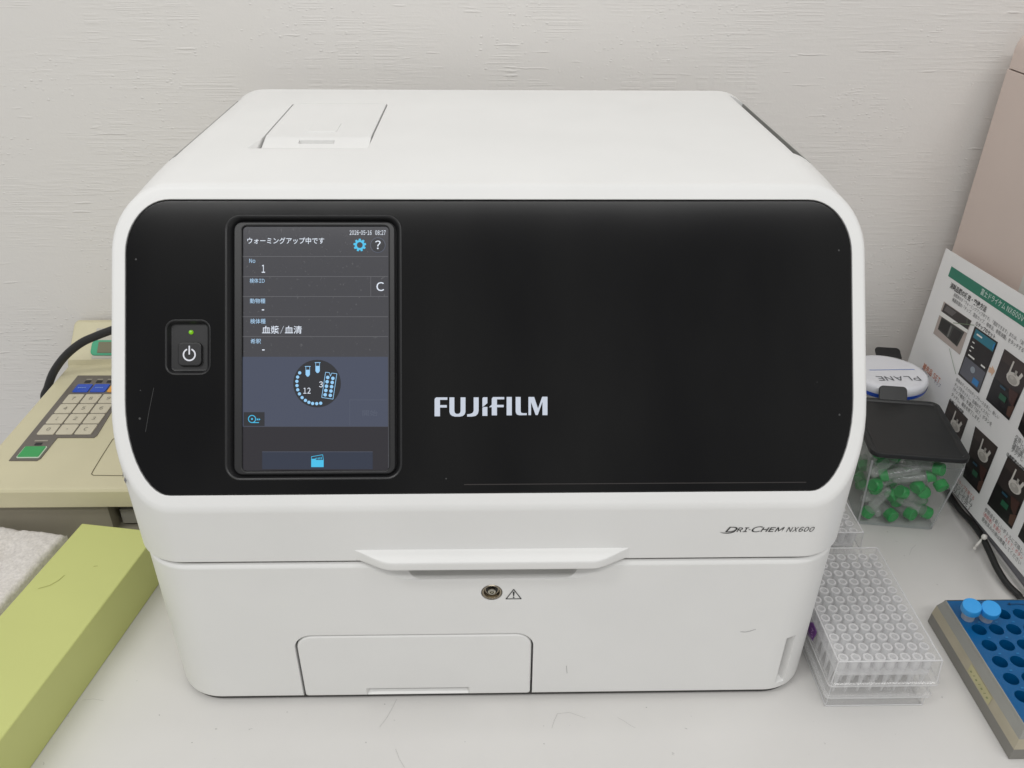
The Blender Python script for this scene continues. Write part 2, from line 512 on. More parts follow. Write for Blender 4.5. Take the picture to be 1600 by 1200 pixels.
# ------------------------------------------------------------------ analyzer
W = 0.235
T = R_(32.04); ST, CT = math.sin(T), math.cos(T)
ZB, SL = 0.1794, 0.2007          # bottom of the slanted front, its length
SEAM = 0.1362
ZT = ZB + SL * CT                # crease at the top of the slanted front
H = ZT + 0.0046
D = 0.3664
RC = 0.036
an = thing('blood_analyzer', (0, 0.18, 0), 'large white desktop blood analyzer with black glossy slanted front and lit touch screen', 'analyzer')

def S(x, s, d=0.0):  # point on the slanted front, d outward
    return Vector((x, s * ST - d * CT, ZB + s * CT + d * ST))
MS = Matrix(((1, 0, 0, 0), (0, ST, -CT, 0), (0, CT, ST, ZB), (0, 0, 0, 1)))   # x, s, outward -> world
PN = Vector((0, -CT, ST)); PO = Vector((0, 0, ZB))
def pp(u, v):   # picture position -> (x, s) on the slanted front
    q = on_plane(u, v, PO, PN); return (q.x, (q.z - ZB) / CT)

# outline of the slanted front: right side middle, over the top, left side middle, under the bottom
NA = 12
up_half, low_half = [], []
SM = 0.10
def xz_arc():
    pts = [(W, ZB + SM * CT)]
    for i in range(NA + 1):
        a = R_(90 * i / NA); pts.append((W - RC + RC * math.cos(a), ZT - RC + RC * math.sin(a)))
    return pts
def xy_arc():
    pts = []
    for i in range(NA + 1):
        a = R_(90 * i / NA); pts.append((W - RC + RC * math.cos(a), RC - RC * math.sin(a)))
    return pts
top_r = [(x, (z - ZB) / CT) for x, z in xz_arc()]
low_r = [(x, y / ST) for x, y in xy_arc()]                 # from side down to front
upper = top_r + [(-x, s) for x, s in reversed(top_r)]      # right mid .. left mid
lower = [(-x, s) for x, s in low_r] + [(x, s) for x, s in reversed(low_r)]  # left .. right
bm = bmesh.new()
vf_u = [bm.verts.new(S(x, s)) for x, s in upper]
vf_l = [bm.verts.new(S(x, s)) for x, s in lower]
front = bm.faces.new(vf_u + vf_l)
def lift(z, y):   # the top rises softly behind the crease
    w = min(max((z - (ZT - RC)) / RC, 0), 1)
    t = min(max((y - SL * ST) / 0.075, 0), 1)
    return z + (H - ZT) * w * (1 - (1 - t) ** 2)
prev = vf_u
ys = [0.112, 0.12, 0.135, 0.15, 0.165, 0.185, 0.28, 0.358, 0.3640, D]
for k, yy in enumerate(ys):
    ring = []
    for (x, s), v0 in zip(upper, vf_u):
        z = ZB + s * CT; y0 = s * ST
        t = (k + 1) / 10
        y = y0 + (yy - y0) * 1.0 if yy > y0 else y0
        # blend so the ring never runs in front of its start
        y = max(y0 + 0.0005 * (k + 1), yy)
        zz = lift(z, y); xx = x
        if k == len(ys) - 1: zz -= 0.004 * (1 if z > ZT - RC * 0.5 else 0.3); 
        if k == len(ys) - 2: zz -= 0.0012 * (1 if z > ZT - RC * 0.5 else 0.3)
        ring.append(bm.verts.new((xx, y, zz)))
    for i in range(len(ring) - 1):
        bm.faces.new((prev[i], prev[i + 1], ring[i + 1], ring[i]))
    prev = ring
back_u = prev
zr = []
ring_prev = vf_l
levels = [SEAM + 0.0010, SEAM + 0.0003, SEAM]
for k, zz in enumerate(levels):
    ins = [0, 0.0002, 0.0008][k]
    ring = []
    for (x, s) in lower:
        y = s * ST
        f = (W - ins) / W
        ring.append(bm.verts.new((x * f, y + ins, zz)))
    for i in range(len(ring) - 1):
        bm.faces.new((ring_prev[i], ring_prev[i + 1], ring[i + 1], ring[i]))
    ring_prev = ring
    zr.append(ring)
# sides
bl = bm.verts.new((-W, D, SEAM)); br = bm.verts.new((W, D, SEAM))
def ring_edge(idx):   # vertices of the side edge running back along the upper rings
    return idx
# collect side chains from the top rings
bm.verts.ensure_lookup_table()
n_u = len(upper)
base = len(vf_u) + len(vf_l)
chain_r = [vf_u[0]] + [bm.verts[base + k * n_u] for k in range(len(ys))]
chain_l = [vf_u[-1]] + [bm.verts[base + k * n_u + n_u - 1] for k in range(len(ys))]
bm.faces.new(chain_r + [br] + [zr[2][-1], zr[1][-1], zr[0][-1], vf_l[-1]])
bm.faces.new(list(reversed(chain_l)) + [vf_l[0], zr[0][0], zr[1][0], zr[2][0], bl])
bm.faces.new(back_u + [bl, br])
bm.faces.new(zr[2] + [br, bl])
bmesh.ops.recalc_face_normals(bm, faces=bm.faces)
edges = [e for e in front.edges]
bmesh.ops.bevel(bm, geom=edges, offset=0.0028, segments=4, profile=0.5, affect='EDGES', clamp_overlap=True)
front = max(bm.faces, key=lambda f: (f.calc_area() if abs(f.normal.dot(PN)) > 0.999 else 0))
MI = 0.0062
bmesh.ops.inset_region(bm, faces=[front], thickness=MI, depth=0.0)
front = max(bm.faces, key=lambda f: (f.calc_area() if abs(f.normal.dot(PN)) > 0.999 else 0))
inner = [v.co.copy() for v in front.verts]
r = bmesh.ops.extrude_discrete_faces(bm, faces=[front])
nf = r['faces'][0]
bmesh.ops.translate(bm, verts=nf.verts[:], vec=-PN * 0.008)
bmesh.ops.remove_doubles(bm, verts=bm.verts, dist=1e-6)
shell = from_bm('upper_cover', bm, M_WHITE, an, angle=28)

def cut_box(x0, x1, y0, y1, z0, z1, M=Matrix.Identity(4), r=0.0):
    c = box('cutter', x0, x1, y0, y1, z0, z1, M_WHITE, r=max(r, 0.0003), bev=0.0, M=M, n=4 if r else 1)
    return c
def cut_prism(poly_yz, x0, x1, sl=0.0):
    """prism along x with ends leaning by sl"""
    a = [(x0 + sl * 0, y, z) for y, z in poly_yz]; b_ = [(x1, y, z) for y, z in poly_yz]
    return loft('cutter', [a, b_], M_WHITE, smooth=False)
cutters = []
# long vent gaps in both shoulders
for x0, x1 in ((-0.2196, -0.2140), (0.2072, 0.2208)):
    cutters.append(cut_box(x0, x1, 0.166, 0.345, 0.332, 0.36))
# pocket for the top hatch, with a sloping front
HX0, HX1, HY0, HY1 = -0.1612, -0.0862, 0.176, 0.303
cutters.append(cut_box(HX0 - 0.0014, HX1 + 0.0012, 0.172, HY1 + 0.0012, H - 0.012, H + 0.01, r=0.004))
V = [(HX0 - 0.0075, 0.1715, H + 0.001), (HX1 + 0.0015, 0.1715, H + 0.001), (HX1 + 0.0015, 0.206, H + 0.001), (HX0 - 0.0005, 0.206, H + 0.001),
     (HX0 - 0.001, 0.1735, H - 0.0042), (HX1 + 0.0005, 0.1735, H - 0.007), (HX1 + 0.0005, 0.2045, H - 0.007), (HX0 - 0.0001, 0.2045, H - 0.0042)]
cutters.append(from_data('cutter', V, [(0, 1, 2, 3), (7, 6, 5, 4), (0, 4, 5, 1), (1, 5, 6, 2), (2, 6, 7, 3), (3, 7, 4, 0)], M_WHITE, smooth=False))
boolean(shell, cutters)

M_VENT = mat('vent_grey', (0.30, 0.30, 0.285), 0.6)
box('vent_slot', 0.2198, 0.2207, 0.1664, 0.3446, 0.333, 0.3462, M_VENT, an, r=0.0002, bev=0.0)
box('vent_slot', 0.2073, 0.2198, 0.1664, 0.3446, 0.3325, 0.3345, M_DARK, an, r=0.0002, bev=0.0)
box('vent_slot', -0.2195, -0.2187, 0.1664, 0.3446, 0.333, 0.3470, M_VENT, an, r=0.0002, bev=0.0)
box('vent_slot', -0.2187, -0.2141, 0.1664, 0.3446, 0.3325, 0.3345, M_DARK, an, r=0.0002, bev=0.0)
# top hatch
prof = [(HY1, H - 0.010), (HY1, H + 0.0002), (0.2035, H + 0.0002), (0.1995, H - 0.0007), (0.1765, H - 0.0064), (0.1765, H - 0.010)]
hatch = loft('top_hatch', [[(x, y, z) for y, z in prof] for x in (HX0, HX1)], M_WHITE, an, smooth=True, angle=35)
cs = [cut_box(-0.1365, -0.1115, 0.1925, 0.1970, -0.0018, 0.0022, Matrix.Identity(4))]
cs[0].data.transform(Matrix.Translation((0, 0, H - 0.0022)))
boolean(hatch, cs)
fl = Flat(lambda x, y: Vector((x, y, H + 0.0004)))
lw = 0.0005
for a in ((-0.136, 0.212, -0.1334, 0.2385), (-0.1334, 0.2385, -0.1122, 0.2395), (-0.1122, 0.2395, -0.1118, 0.214), (-0.1118, 0.214, -0.136, 0.212)):
    fl.line(*a, lw)
box('hatch_latch', -0.1345, -0.1128, 0.213, 0.238, H - 0.001, H + 0.0007, M_WHITE, hatch, r=0.0012, bev=0.0005)

# handle lip on the front
def handle():
    xs = [-0.094 + 0.188 * i / 72 for i in range(73)]
    rings = []
    for x in xs:
        ax = abs(x + 0.0005)
        t = min(max((0.0945 - ax) / 0.031, 0), 1); t = t * t * (3 - 2 * t)
        p = 0.0104 * t - 0.0012
        z1 = 0.1457
        q = [(0.0030, z1 + 0.0006), (0.0006, z1 + 0.0003), (-p * 0.25, z1 - 0.0006 * t), (-p * 0.90, z1 - 0.0026 * t), (-p * 0.98, z1 - 0.0032 * t), (-p, z1 - 0.0044 * t),
             (-p, z1 - 0.0050 - 0.0034 * t), (-p * 0.97, z1 - 0.0058 - 0.0036 * t), (-p * 0.90, SEAM + 0.0018 - 0.0022 * t), (-p * 0.3, SEAM + 0.0010), (0.0030, SEAM + 0.0012)]
        rings.append([(x, y, z) for y, z in q])
    return loft('front_handle', rings, M_WHITE, an, angle=50)
handle()

# lower body
def plan(ins, z, y0=0.0002, wx=W - 0.0022):
    w = wx - ins; yf = y0 + ins; rr = RC - ins; pts = [(-w, D, z)]
    for i in range(NA + 1):
        a = R_(180 + 90 * i / NA); pts.append((-w + rr + rr * math.cos(a), yf + rr + rr * math.sin(a), z))
    for i in range(NA + 1):
        a = R_(270 + 90 * i / NA); pts.append((w - rr + rr * math.cos(a), yf + rr + rr * math.sin(a), z))
    pts.append((w, D, z)); return pts
ZL0, ZL1 = 0.0034, 0.1331
ZL0 = 0.0046
rings = [plan(0.0028, ZL0), plan(0.0010, ZL0 + 0.0003), plan(0.0002, ZL0 + 0.0012), plan(0.0, ZL0 + 0.0026)]
for ins, dz in ((0.0, 0.0034), (0.0002, 0.0026), (0.0009, 0.0015), (0.0019, 0.0006), (0.0026, 0.00015), (0.0031, 0.0)): rings.append(plan(ins, ZL1 - dz))
rings.append(plan(0.0034, ZL1 - 0.0008)); rings.append(plan(0.0037, ZL1 - 0.0075))
low = loft('lower_body', rings, M_WHITE, an, angle=28)
cutters = []
# drawer opening
DX0, DX1, DZ1 = -0.1366, 0.0262, 0.0665
fn = lambda i, e=0.0: [(x, z) for x, z in rrect(DX1 - DX0 + 2 * e - 2 * i, DZ1 + e - i + 0.02, (0.0, 0.0, 0.0125, 0.0125), 8, (DX0 + DX1) / 2, (DZ1 + e - i - 0.02) / 2)]
MF = Matrix(((1, 0, 0, 0), (0, 0, -1, 0), (0, 1, 0, 0), (0, 0, 0, 1)))  # x, z, toward the viewer
cutters.append(slab('cutter', lambda i: fn(i, 0.0013), -0.012, 0.01, M_WHITE, None, MF, bev=0))
# finger recess under the handle: shallow dish with a deeper slot
V = [(-0.089, -0.002, 0.1325), (0.087, -0.002, 0.1325), (0.054, -0.002, 0.1195), (-0.057, -0.002, 0.1195),
     (-0.060, 0.011, 0.1325), (0.059, 0.011, 0.1325), (0.052, 0.0035, 0.1215), (-0.055, 0.0035, 0.1215)]
V = [(-0.094, -0.0005, 0.1352), (0.093, -0.0005, 0.1352), (0.0575, -0.0005, 0.1188), (-0.0605, -0.0005, 0.1188),
     (-0.062, 0.0085, 0.1352), (0.061, 0.0085, 0.1352), (0.054, 0.0010, 0.1195), (-0.057, 0.0010, 0.1195)]
cutters.append(from_data('cutter', V, [(0, 1, 2, 3), (7, 6, 5, 4), (0, 4, 5, 1), (1, 5, 6, 2), (2, 6, 7, 3), (3, 7, 4, 0)], M_WHITE, smooth=False))
cutters.append(slab('cutter', lambda i: rrect(0.112, 0.026, (0.008, 0.008, 0.001, 0.001), 6, -0.0003, 0.1325), -0.034, 0.01, M_WHITE, None, MF, bev=0))
# lock hole
cutters.append(lathe('cutter', [(0.0071, -0.006), (0.0071, 0.01)], M_WHITE, n=32, M=MF @ Matrix.Translation((-0.0012, 0.1068, 0))))
# grip notch in the right front corner
Mn = Matrix.Translation((0.2085, 0.0052, 0)) @ Matrix.Rotation(R_(32), 4, 'Z')
V = []
for x0, x1, z0, z1, y in ((-0.0046, 0.0050, 0.0070, 0.0600, -0.012), (-0.0044, -0.0014, 0.0190, 0.0560, 0.0150)):
    V += [Mn @ Vector((x0, y, z0)), Mn @ Vector((x1, y, z0)), Mn @ Vector((x1, y, z1)), Mn @ Vector((x0, y, z1))]
cutters.append(from_data('cutter', V, [(0, 1, 2, 3), (7, 6, 5, 4), (0, 4, 5, 1), (1, 5, 6, 2), (2, 6, 7, 3), (3, 7, 4, 0)], M_WHITE, smooth=False))
boolean(low, cutters)

# drawer front with a finger slot at the bottom
fd = lambda i: rrect(DX1 - DX0 - 2 * i, DZ1 - 0.0048 - 2 * i, (0.002, 0.002, max(0.0115 - i, 0.001), max(0.0115 - i, 0.001)), 8, (DX0 + DX1) / 2, (DZ1 + 0.0048) / 2)
drawer = slab('drawer_front', fd, -0.010, -0.0002, M_WHITE, an, MF, bev=0.0016)
V = []
for x0, x1, z0, z1, y in ((-0.0935, -0.0167, 0.0030, 0.0124, -0.003), (-0.0935 + 0.004, -0.0167 - 0.004, 0.0092, 0.0124, 0.0065)):
    V += [(x0, y, z0), (x1, y, z0), (x1, y, z1), (x0, y, z1)]
c = from_data('cutter', V, [(0, 1, 2, 3), (7, 6, 5, 4), (0, 4, 5, 1), (1, 5, 6, 2), (2, 6, 7, 3), (3, 7, 4, 0)], M_WHITE, smooth=False)
boolean(drawer, [c])
loft('contact_shade_band', [plan(0.0024, 0.0012), plan(0.0024, ZL0 + 0.0002)], mat('contact_shade_dark', (0.045, 0.043, 0.040), 0.6), an)  # added dark band that paints the contact shadow under the base
for x in (-0.19, 0.19):
    for y in (0.03, 0.32):
        lathe('rubber_foot', [(0.011, 0.0), (0.012, 0.001), (0.012, 0.0048)], M_RUBBER, an, n=20, M=Matrix.Translation((x, y, 0)))
# lock
MLk = MF @ Matrix.Translation((-0.0012, 0.1068, 0))
lock = lathe('key_lock', [(0.0069, -0.006), (0.0069, -0.0008), (0.0064, -0.0002), (0.0054, -0.0006), (0.0046, -0.0028), (0.0040, -0.0030)], M_STEEL, an, n=40, M=MLk)
lathe('lock_core', [(0.0026, -0.0032), (0.0026, -0.0008), (0.0021, -0.0004), (0.0015, -0.0006), (0.0013, -0.0018)], mat('lock_core_metal', (0.5, 0.48, 0.42), 0.22, metal=1.0), lock, n=24, M=MLk)
lathe('key_slot', [(0.0040, -0.0029), (0.0027, -0.00285)], M_DARK, lock, n=24, M=MLk, cap0=False, cap1=False)
# warning triangle
fl = Flat(lambda x, z: Vector((x, -0.0001, z)))
tx, tz0, tz1, hw = 0.0133, 0.1012, 0.1098, 0.0050
for a in ((tx - hw, tz0, tx + hw, tz0), (tx + hw, tz0, tx, tz1), (tx, tz1, tx - hw, tz0)): fl.line(*a, 0.00062)
for a in ((tx - hw, tz0), (tx + hw, tz0), (tx, tz1)): fl.disc(*a, 0.00031, 10)
fl.poly([(tx - 0.0006, tz0 + 0.0060), (tx + 0.0006, tz0 + 0.0060), (tx + 0.00028, tz0 + 0.0024), (tx - 0.00028, tz0 + 0.0024)]).disc(tx, tz0 + 0.0060, 0.0006, 12).disc(tx, tz0 + 0.0013, 0.00055, 12)
fl.build('warning_symbol', M_INK, low)
# model lettering
def fp(u, v):
    q = on_plane(u, v, (0, 0, 0), (0, -1, 0)); return (q.x, q.z)
fl = Flat(lambda x, z: Vector((x, -0.0003, z)))
def zt(s, bx, shear=0.32, bold=0.02):   # box in the close-up's own pixels
    x0, z1 = fp(1100 + bx[0] / 8, 800 + bx[1] / 8); x1, z0 = fp(1100 + bx[2] / 8, 800 + bx[3] / 8)
    fl.text(s, x0, z0, x1, z1, shear, bold)
zt('D', (272, 184, 412, 247), bold=0.006); zt('RI', (414, 192, 556, 246), bold=0.012); zt('C', (604, 178, 726, 248), bold=0.0); zt('HEM', (712, 190, 998, 243), bold=0.012)
zt('NX600', (1037, 185, 1370, 243), bold=0.004)
q = lambda x, y: fp(1100 + x / 8, 800 + y / 8)
fl.poly([q(558, 214), q(582, 214), q(580, 221), q(556, 221)])
up = [(198, 248), (240, 256), (290, 258), (335, 253), (375, 238), (398, 222)]
lo_ = [(398, 230), (378, 247), (337, 262), (290, 267), (240, 263), (198, 250)]
fl.poly([q(*p) for p in up + lo_])
fl.build('model_lettering', M_INK, shell)

# black panel
MSI = MS.inverted()
inner2 = [(MSI @ p).to_2d() for p in inner]
area2 = sum(inner2[i].x * inner2[(i + 1) % len(inner2)].y - inner2[(i + 1) % len(inner2)].x * inner2[i].y for i in range(len(inner2)))
if area2 < 0: inner2.reverse()
def offs(poly, d):
    out = []; n = len(poly)
    for i in range(n):
        a, b_, c_ = poly[i - 1], poly[i], poly[(i + 1) % n]
        e1 = (b_ - a); e2 = (c_ - b_)
        n1 = Vector((-e1.y, e1.x)).normalized() if e1.length > 1e-9 else Vector((0, 0)); n2 = Vector((-e2.y, e2.x)).normalized() if e2.length > 1e-9 else Vector((0, 0))
        nn = (n1 + n2); nn = nn.normalized() if nn.length > 1e-9 else n1
        k = max(nn.dot(n1), 0.5)
        out.append(b_ + nn * (d / k))
    return out
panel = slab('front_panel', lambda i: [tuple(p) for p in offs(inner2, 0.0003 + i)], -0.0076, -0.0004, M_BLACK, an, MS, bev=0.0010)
fl = Flat(lambda x, s: S(x, s, -0.0003))
fl.line(*pp(725, 757.2), *pp(1260, 753.6), 0.0006)
fl.build('inner_window_edge', mat('brown_black_edge', (0.022, 0.018, 0.017), 0.5), panel)
# screen bezel
def prect(u0, v0, u1, v1):
    a = pp((u0 + u1) / 2, v0)[1]; b_ = pp((u0 + u1) / 2, v1)[1]; l = pp(u0, (v0 + v1) / 2)[0]; r_ = pp(u1, (v0 + v1) / 2)[0]
    return l, b_, r_, a
def pr(rc, ins, rad, n=6):
    l, b_, r_, t = rc
    return rrect(r_ - l - 2 * ins, t - b_ - 2 * ins, max(rad - ins, 0.0005), n, (l + r_) / 2, (b_ + t) / 2)
BZ = prect(351, 335.5, 628, 750)
BT = prect(257.5, 499, 329, 586)
cutters = [slab('cutter', lambda i: pr(BZ, i, 0.0095), -0.02, 0.01, M_BLACK, None, MS, bev=0),
           slab('cutter', lambda i: pr(BT, i, 0.0062), -0.02, 0.01, M_BLACK, None, MS, bev=0)]
boolean(panel, cutters)
def ringloft(name, spec, m, parent, cap1=False, n=6):
    rings = [[MS @ Vector((x, y, d)) for x, y in pr(rc, ins, rad, n)] for rc, ins, rad, d in spec]
    return loft(name, rings, m, parent, cap0=False, cap1=cap1, angle=25)
B2 = prect(361.5, 343.5, 619, 744)
SCR = prect(377.5, 352.5, 606.5, 735.5)
bez = ringloft('screen_bezel', [(BZ, 0.0, 0.0095, -0.0045), (BZ, 0.0, 0.0095, -0.0002), (BZ, 0.0005, 0.0095, 0.0), (BZ, 0.0014, 0.0095, -0.0004), (B2, 0.0, 0.0070, -0.0042), (B2, 0.0002, 0.0068, -0.0046),
     (B2, 0.0006, 0.0066, -0.0046), (B2, 0.0007, 0.0065, -0.0026), (B2, 0.0014, 0.0060, -0.0020), (SCR, -0.0010, 0.0030, -0.0020), (SCR, -0.0003, 0.0022, -0.0024), (SCR, -0.0003, 0.0022, -0.0042), (SCR, 0.0006, 0.002, -0.0042)], M_BLACK2, panel)
# touch screen: lit face and print
SD = -0.0036
def scr_mat():
    m = bpy.data.materials.new('touch_screen_face'); m.use_nodes = True
    nt = m.node_tree; L = nt.links.new; b = nt.nodes['Principled BSDF']
    b.inputs['Base Color'].default_value = (0.015, 0.015, 0.017, 1); b.inputs['Roughness'].default_value = 0.12
    tc = nt.nodes.new('ShaderNodeTexCoord')
    n = nt.nodes.new('ShaderNodeTexNoise'); n.inputs['Scale'].default_value = 500; n.inputs['Detail'].default_value = 2
    L(tc.outputs['Object'], n.inputs['Vector'])
    mr = nt.nodes.new('ShaderNodeMapRange'); mr.inputs['From Min'].default_value = 0.66; mr.inputs['From Max'].default_value = 0.8
    mr.inputs['To Min'].default_value = 0.012; mr.inputs['To Max'].default_value = 0.07     # dust specks
    L(n.outputs['Fac'], mr.inputs['Value']); L(mr.outputs[0], b.inputs['Base Color'])
    b.inputs['Emission Color'].default_value = (*srgb(66, 66, 71), 1); b.inputs['Emission Strength'].default_value = 0.9
    return m
M_SCR = scr_mat()
scr = loft('touch_screen', [[MS @ Vector((x, y, SD)) for x, y in pr(SCR, 0.0, 0.0022)], [MS @ Vector((x, y, SD + 0.0001)) for x, y in pr(SCR, 0.0, 0.0022)]], M_SCR, panel)
def layer(d): return Flat(lambda x, s: S(x, s, SD + d))
class UI(Flat):
    """flat print on the screen addressed by the photograph's own screen positions"""
    def __init__(self, d): super().__init__(lambda u, v: S(*pp_scr(u, v), SD + d))
def pp_scr(u, v):
    q = on_plane(u, v, PO + PN * SD, PN); return (q.x, (q.z - SD * ST - ZB) / CT)
G_TXT = glow('screen_white', srgb(226, 234, 246)); G_CYAN = glow('screen_cyan', srgb(70, 190, 232)); G_PALE = glow('screen_pale_blue', srgb(150, 205, 245))
G_LBL = glow('screen_label', srgb(170, 205, 235)); G_LINE = glow('screen_line', srgb(100, 100, 104)); G_BLOCK = glow('screen_blue_block', srgb(68, 74, 92))
G_DARK = glow('screen_dark', srgb(40, 41, 46)); G_LOW = glow('screen_low', srgb(38, 36, 42)); G_BTN = glow('screen_button', srgb(42, 49, 66)); G_DIM = glow('screen_dim', srgb(82, 88, 104))
ui = UI(0.0002); ui.rect(379, 557.5, 606.3, 666.5); ui.build('status_block', G_BLOCK, panel)
ui = UI(0.0002); ui.rect(379.5, 667, 606.3, 735); ui.build('lower_block', G_LOW, panel)
ui = UI(0.0004); ui.rect(410, 706, 582.5, 733); ui.build('file_button', G_BTN, panel)
def item(name, m, d, *cmds):
    ui = UI(d)
    for c_ in cmds: getattr(ui, c_[0])(*c_[1:])
    return ui.build(name, m, panel)
item('status_disc', G_DARK, 0.0004, ('disc', 495.6, 599.4, 37.2, 40))
item('icon_tile', G_DARK, 0.0004, ('rect', 381, 644, 413.6, 665.6))
item('help_button', G_DARK, 0.0004, ('disc', 590.6, 383.2, 11.6, 28))
item('help_button_rim', G_DIM, 0.0005, ('ring', 590.6, 383.2, 11.0, 11.9))
for v in (401, 432.3, 463.5, 495, 526): item('row_line', G_LINE, 0.0004, ('rect', 379, v - 0.4, 606.3, v + 0.4))
item('row_divider', G_LINE, 0.0005, ('rect', 579.2, 432.7, 579.9, 463.1))
item('start_button_edge', G_DIM, 0.0005, ('poly', [(546.5, 624.5), (606, 624.5), (606, 625.2), (547.2, 625.2), (547.2, 666), (546.5, 666)]))
item('button_caption', G_DIM, 0.0005, ('text', '開始', 566.6, 650, 590, 640.6))
item('file_button_edge', G_DIM, 0.0005, ('rect', 410, 705.5, 582.5, 706.2))
for t_, x0, y0, x1, y1 in (('2026-05-16', 546.6, 367.4, 581, 360.2), ('08:27', 586.6, 367.4, 602.8, 360.2), ('ウォーミングアップ中です', 387, 381.4, 507, 371.4), ('?', 586.4, 389.6, 595, 376.2),
                           ('1', 409.4, 426.4, 414.6, 414), ('C', 588.4, 455, 600.4, 441), ('血漿/血清', 410, 521.6, 472, 509.2), ('12', 474.4, 615, 485.6, 605.8), ('3', 499, 605.2, 504.8, 596)):
    item('screen_text', G_TXT, 0.0007, ('text', t_, x0, y0, x1, y1, 0.0, 0.006))
for x0, y0, x1, y1 in ((409.6, 483.5, 413.2, 485.2), (410, 546, 413.9, 547.7)): item('screen_text', G_TXT, 0.0007, ('rect', x0, y0, x1, y1))
for t_, x0, y0, x1, y1 in (('No', 390, 411, 399.4, 404.6), ('検体ID', 390.6, 442.6, 414, 435.2), ('動物種', 391, 474.2, 415, 466.6), ('検体種', 391.4, 506, 415.4, 498.2), ('希釈', 392, 537.2, 408.2, 529.4)):
    item('row_label', G_LBL, 0.0007, ('text', t_, x0, y0, x1, y1, 0.0, 0.004))
gx, gy = 562.4, 383.2
cm = [('ring', gx, gy, 4.6, 7.6)]
for k in range(9):
    a = R_(360 * k / 9 - 90); ca, sa = math.cos(a), math.sin(a)
    P2 = lambda r_, t: (gx + ca * r_ - sa * t, gy + sa * r_ + ca * t)
    cm.append(('poly', [P2(7.2, -2.0), P2(9.9, -1.5), P2(9.9, 1.5), P2(7.2, 2.0)]))
item('gear_icon', G_CYAN, 0.0006, *cm)
item('disc_icon', G_CYAN, 0.0006, ('ring', 394.2, 654.6, 5.0, 6.2), ('rect', 394, 659.6, 405, 660.8))
item('disc_icon_centre', G_CYAN, 0.0006, ('disc', 394.2, 654.6, 1.5))
for k in (401.6, 404.6): item('arrow_icon', G_CYAN, 0.0006, ('poly', [(k, 653.4), (k + 2.6, 655.3), (k, 657.2)]))
item('folder_icon', G_CYAN, 0.0006, ('poly', [(486.6, 716.8), (493, 716.8), (494.5, 718.6), (506, 718.6), (506, 729.7), (486.6, 729.7)]),
     ('line', 487, 713.4, 504.5, 710.4, 0.8), ('line', 504.5, 710.4, 505.6, 718.8, 0.8), ('line', 487, 713.4, 487.2, 717, 0.8))
tag(item('folder_bars', G_CYAN, 0.0006, *[('line', 493 + k * 2.3, 715.4 - k * 0.35, 493.2 + k * 2.3, 717.6, 1.0) for k in range(5)]), kind='stuff')
tag(item('position_dots', G_PALE, 0.0006, *([('disc', 340 + x / 5, 540 + y / 5, 2.5) for x, y in ((643, 213), (627, 246), (621, 279), (622, 312), (628, 345), (641, 377), (662, 406), (688, 428), (715, 443), (744, 452), (776, 453), (807, 450))]
    + [('disc', 340 + x / 5, 540 + y / 5, 2.7) for x, y in ((862, 249), (902, 256), (857, 282), (897, 288), (852, 317), (892, 321), (847, 350), (887, 355), (842, 384), (882, 389))])), kind='stuff')
z5 = lambda x, y: (340 + x / 5, 540 + y / 5)
item('cassette_icon', G_PALE, 0.0006, *[('line', *z5(*a), *z5(*b_), 0.8) for a, b_ in (((845, 208), (815, 405)), ((815, 405), (903, 418)), ((903, 418), (933, 220)), ((933, 220), (893, 215)), ((845, 208), (876, 212)), ((876, 212), (883, 240)), ((893, 215), (883, 240)))])
for cx, y0, y1 in ((706, 163, 243), (783, 133, 215)):
    item('tube_icon', G_PALE, 0.0006, ('line', *z5(cx - 22, y0), *z5(cx + 22, y0), 1.0), ('line', *z5(cx - 15, y0), *z5(cx - 15, y1 - 14), 0.7), ('line', *z5(cx + 15, y0), *z5(cx + 15, y1 - 14), 0.7),
         ('poly', [z5(cx - 15, y0 + 26), z5(cx + 15, y0 + 26), z5(cx + 15, y1 - 14), z5(cx + 8, y1 - 3), z5(cx, y1), z5(cx - 8, y1 - 3), z5(cx - 15, y1 - 14)]))
# power button in its pocket
ringloft('button_pocket', [(BT, 0.0, 0.0062, -0.0045), (BT, 0.0, 0.0062, -0.0002), (BT, 0.0004, 0.0062, 0.0), (BT, 0.0011, 0.0062, -0.0004), (BT, 0.0028, 0.0050, -0.0034), (BT, 0.0034, 0.0045, -0.0036)], M_BLACK2, panel, cap1=True)
BB = prect(276.5, 534.5, 313.5, 571.5)
btn = slab('power_button', lambda i: pr(BB, i, 0.0028), -0.0035, -0.0012, M_BLACK2, panel, MS, bev=0.0006)
btn['label'] = 'black rounded square button with white power symbol'
gap = ringloft('button_gap', [(BB, -0.0007, 0.0034, -0.00352), (BB, 0.0002, 0.003, -0.00350)], M_DARK, panel)
bc = pp(294.8, 553.3)
fl = Flat(lambda x, s: S(x, s, -0.0010))
fl.ring(bc[0], bc[1] - 0.0003, 0.0031, 0.0040, 90 + 22, 90 + 338, 36).rect(bc[0] - 0.00045, bc[1] - 0.0002, bc[0] + 0.00045, bc[1] + 0.0052)
fl.build('power_symbol', mat('white_print', srgb(226, 228, 236), 0.45), panel)
lc = pp(295.5, 518.5)
lathe('indicator_light', [(0.0014, -0.0037), (0.0013, -0.0028), (0.0009, -0.0022), (0.0003, -0.0020)], mat('green_indicator', (0.05, 0.2, 0.01), 0.2, emit=srgb(140, 205, 30), estr=0.6), panel, n=16, M=MS @ Matrix.Translation((lc[0], lc[1], 0)))
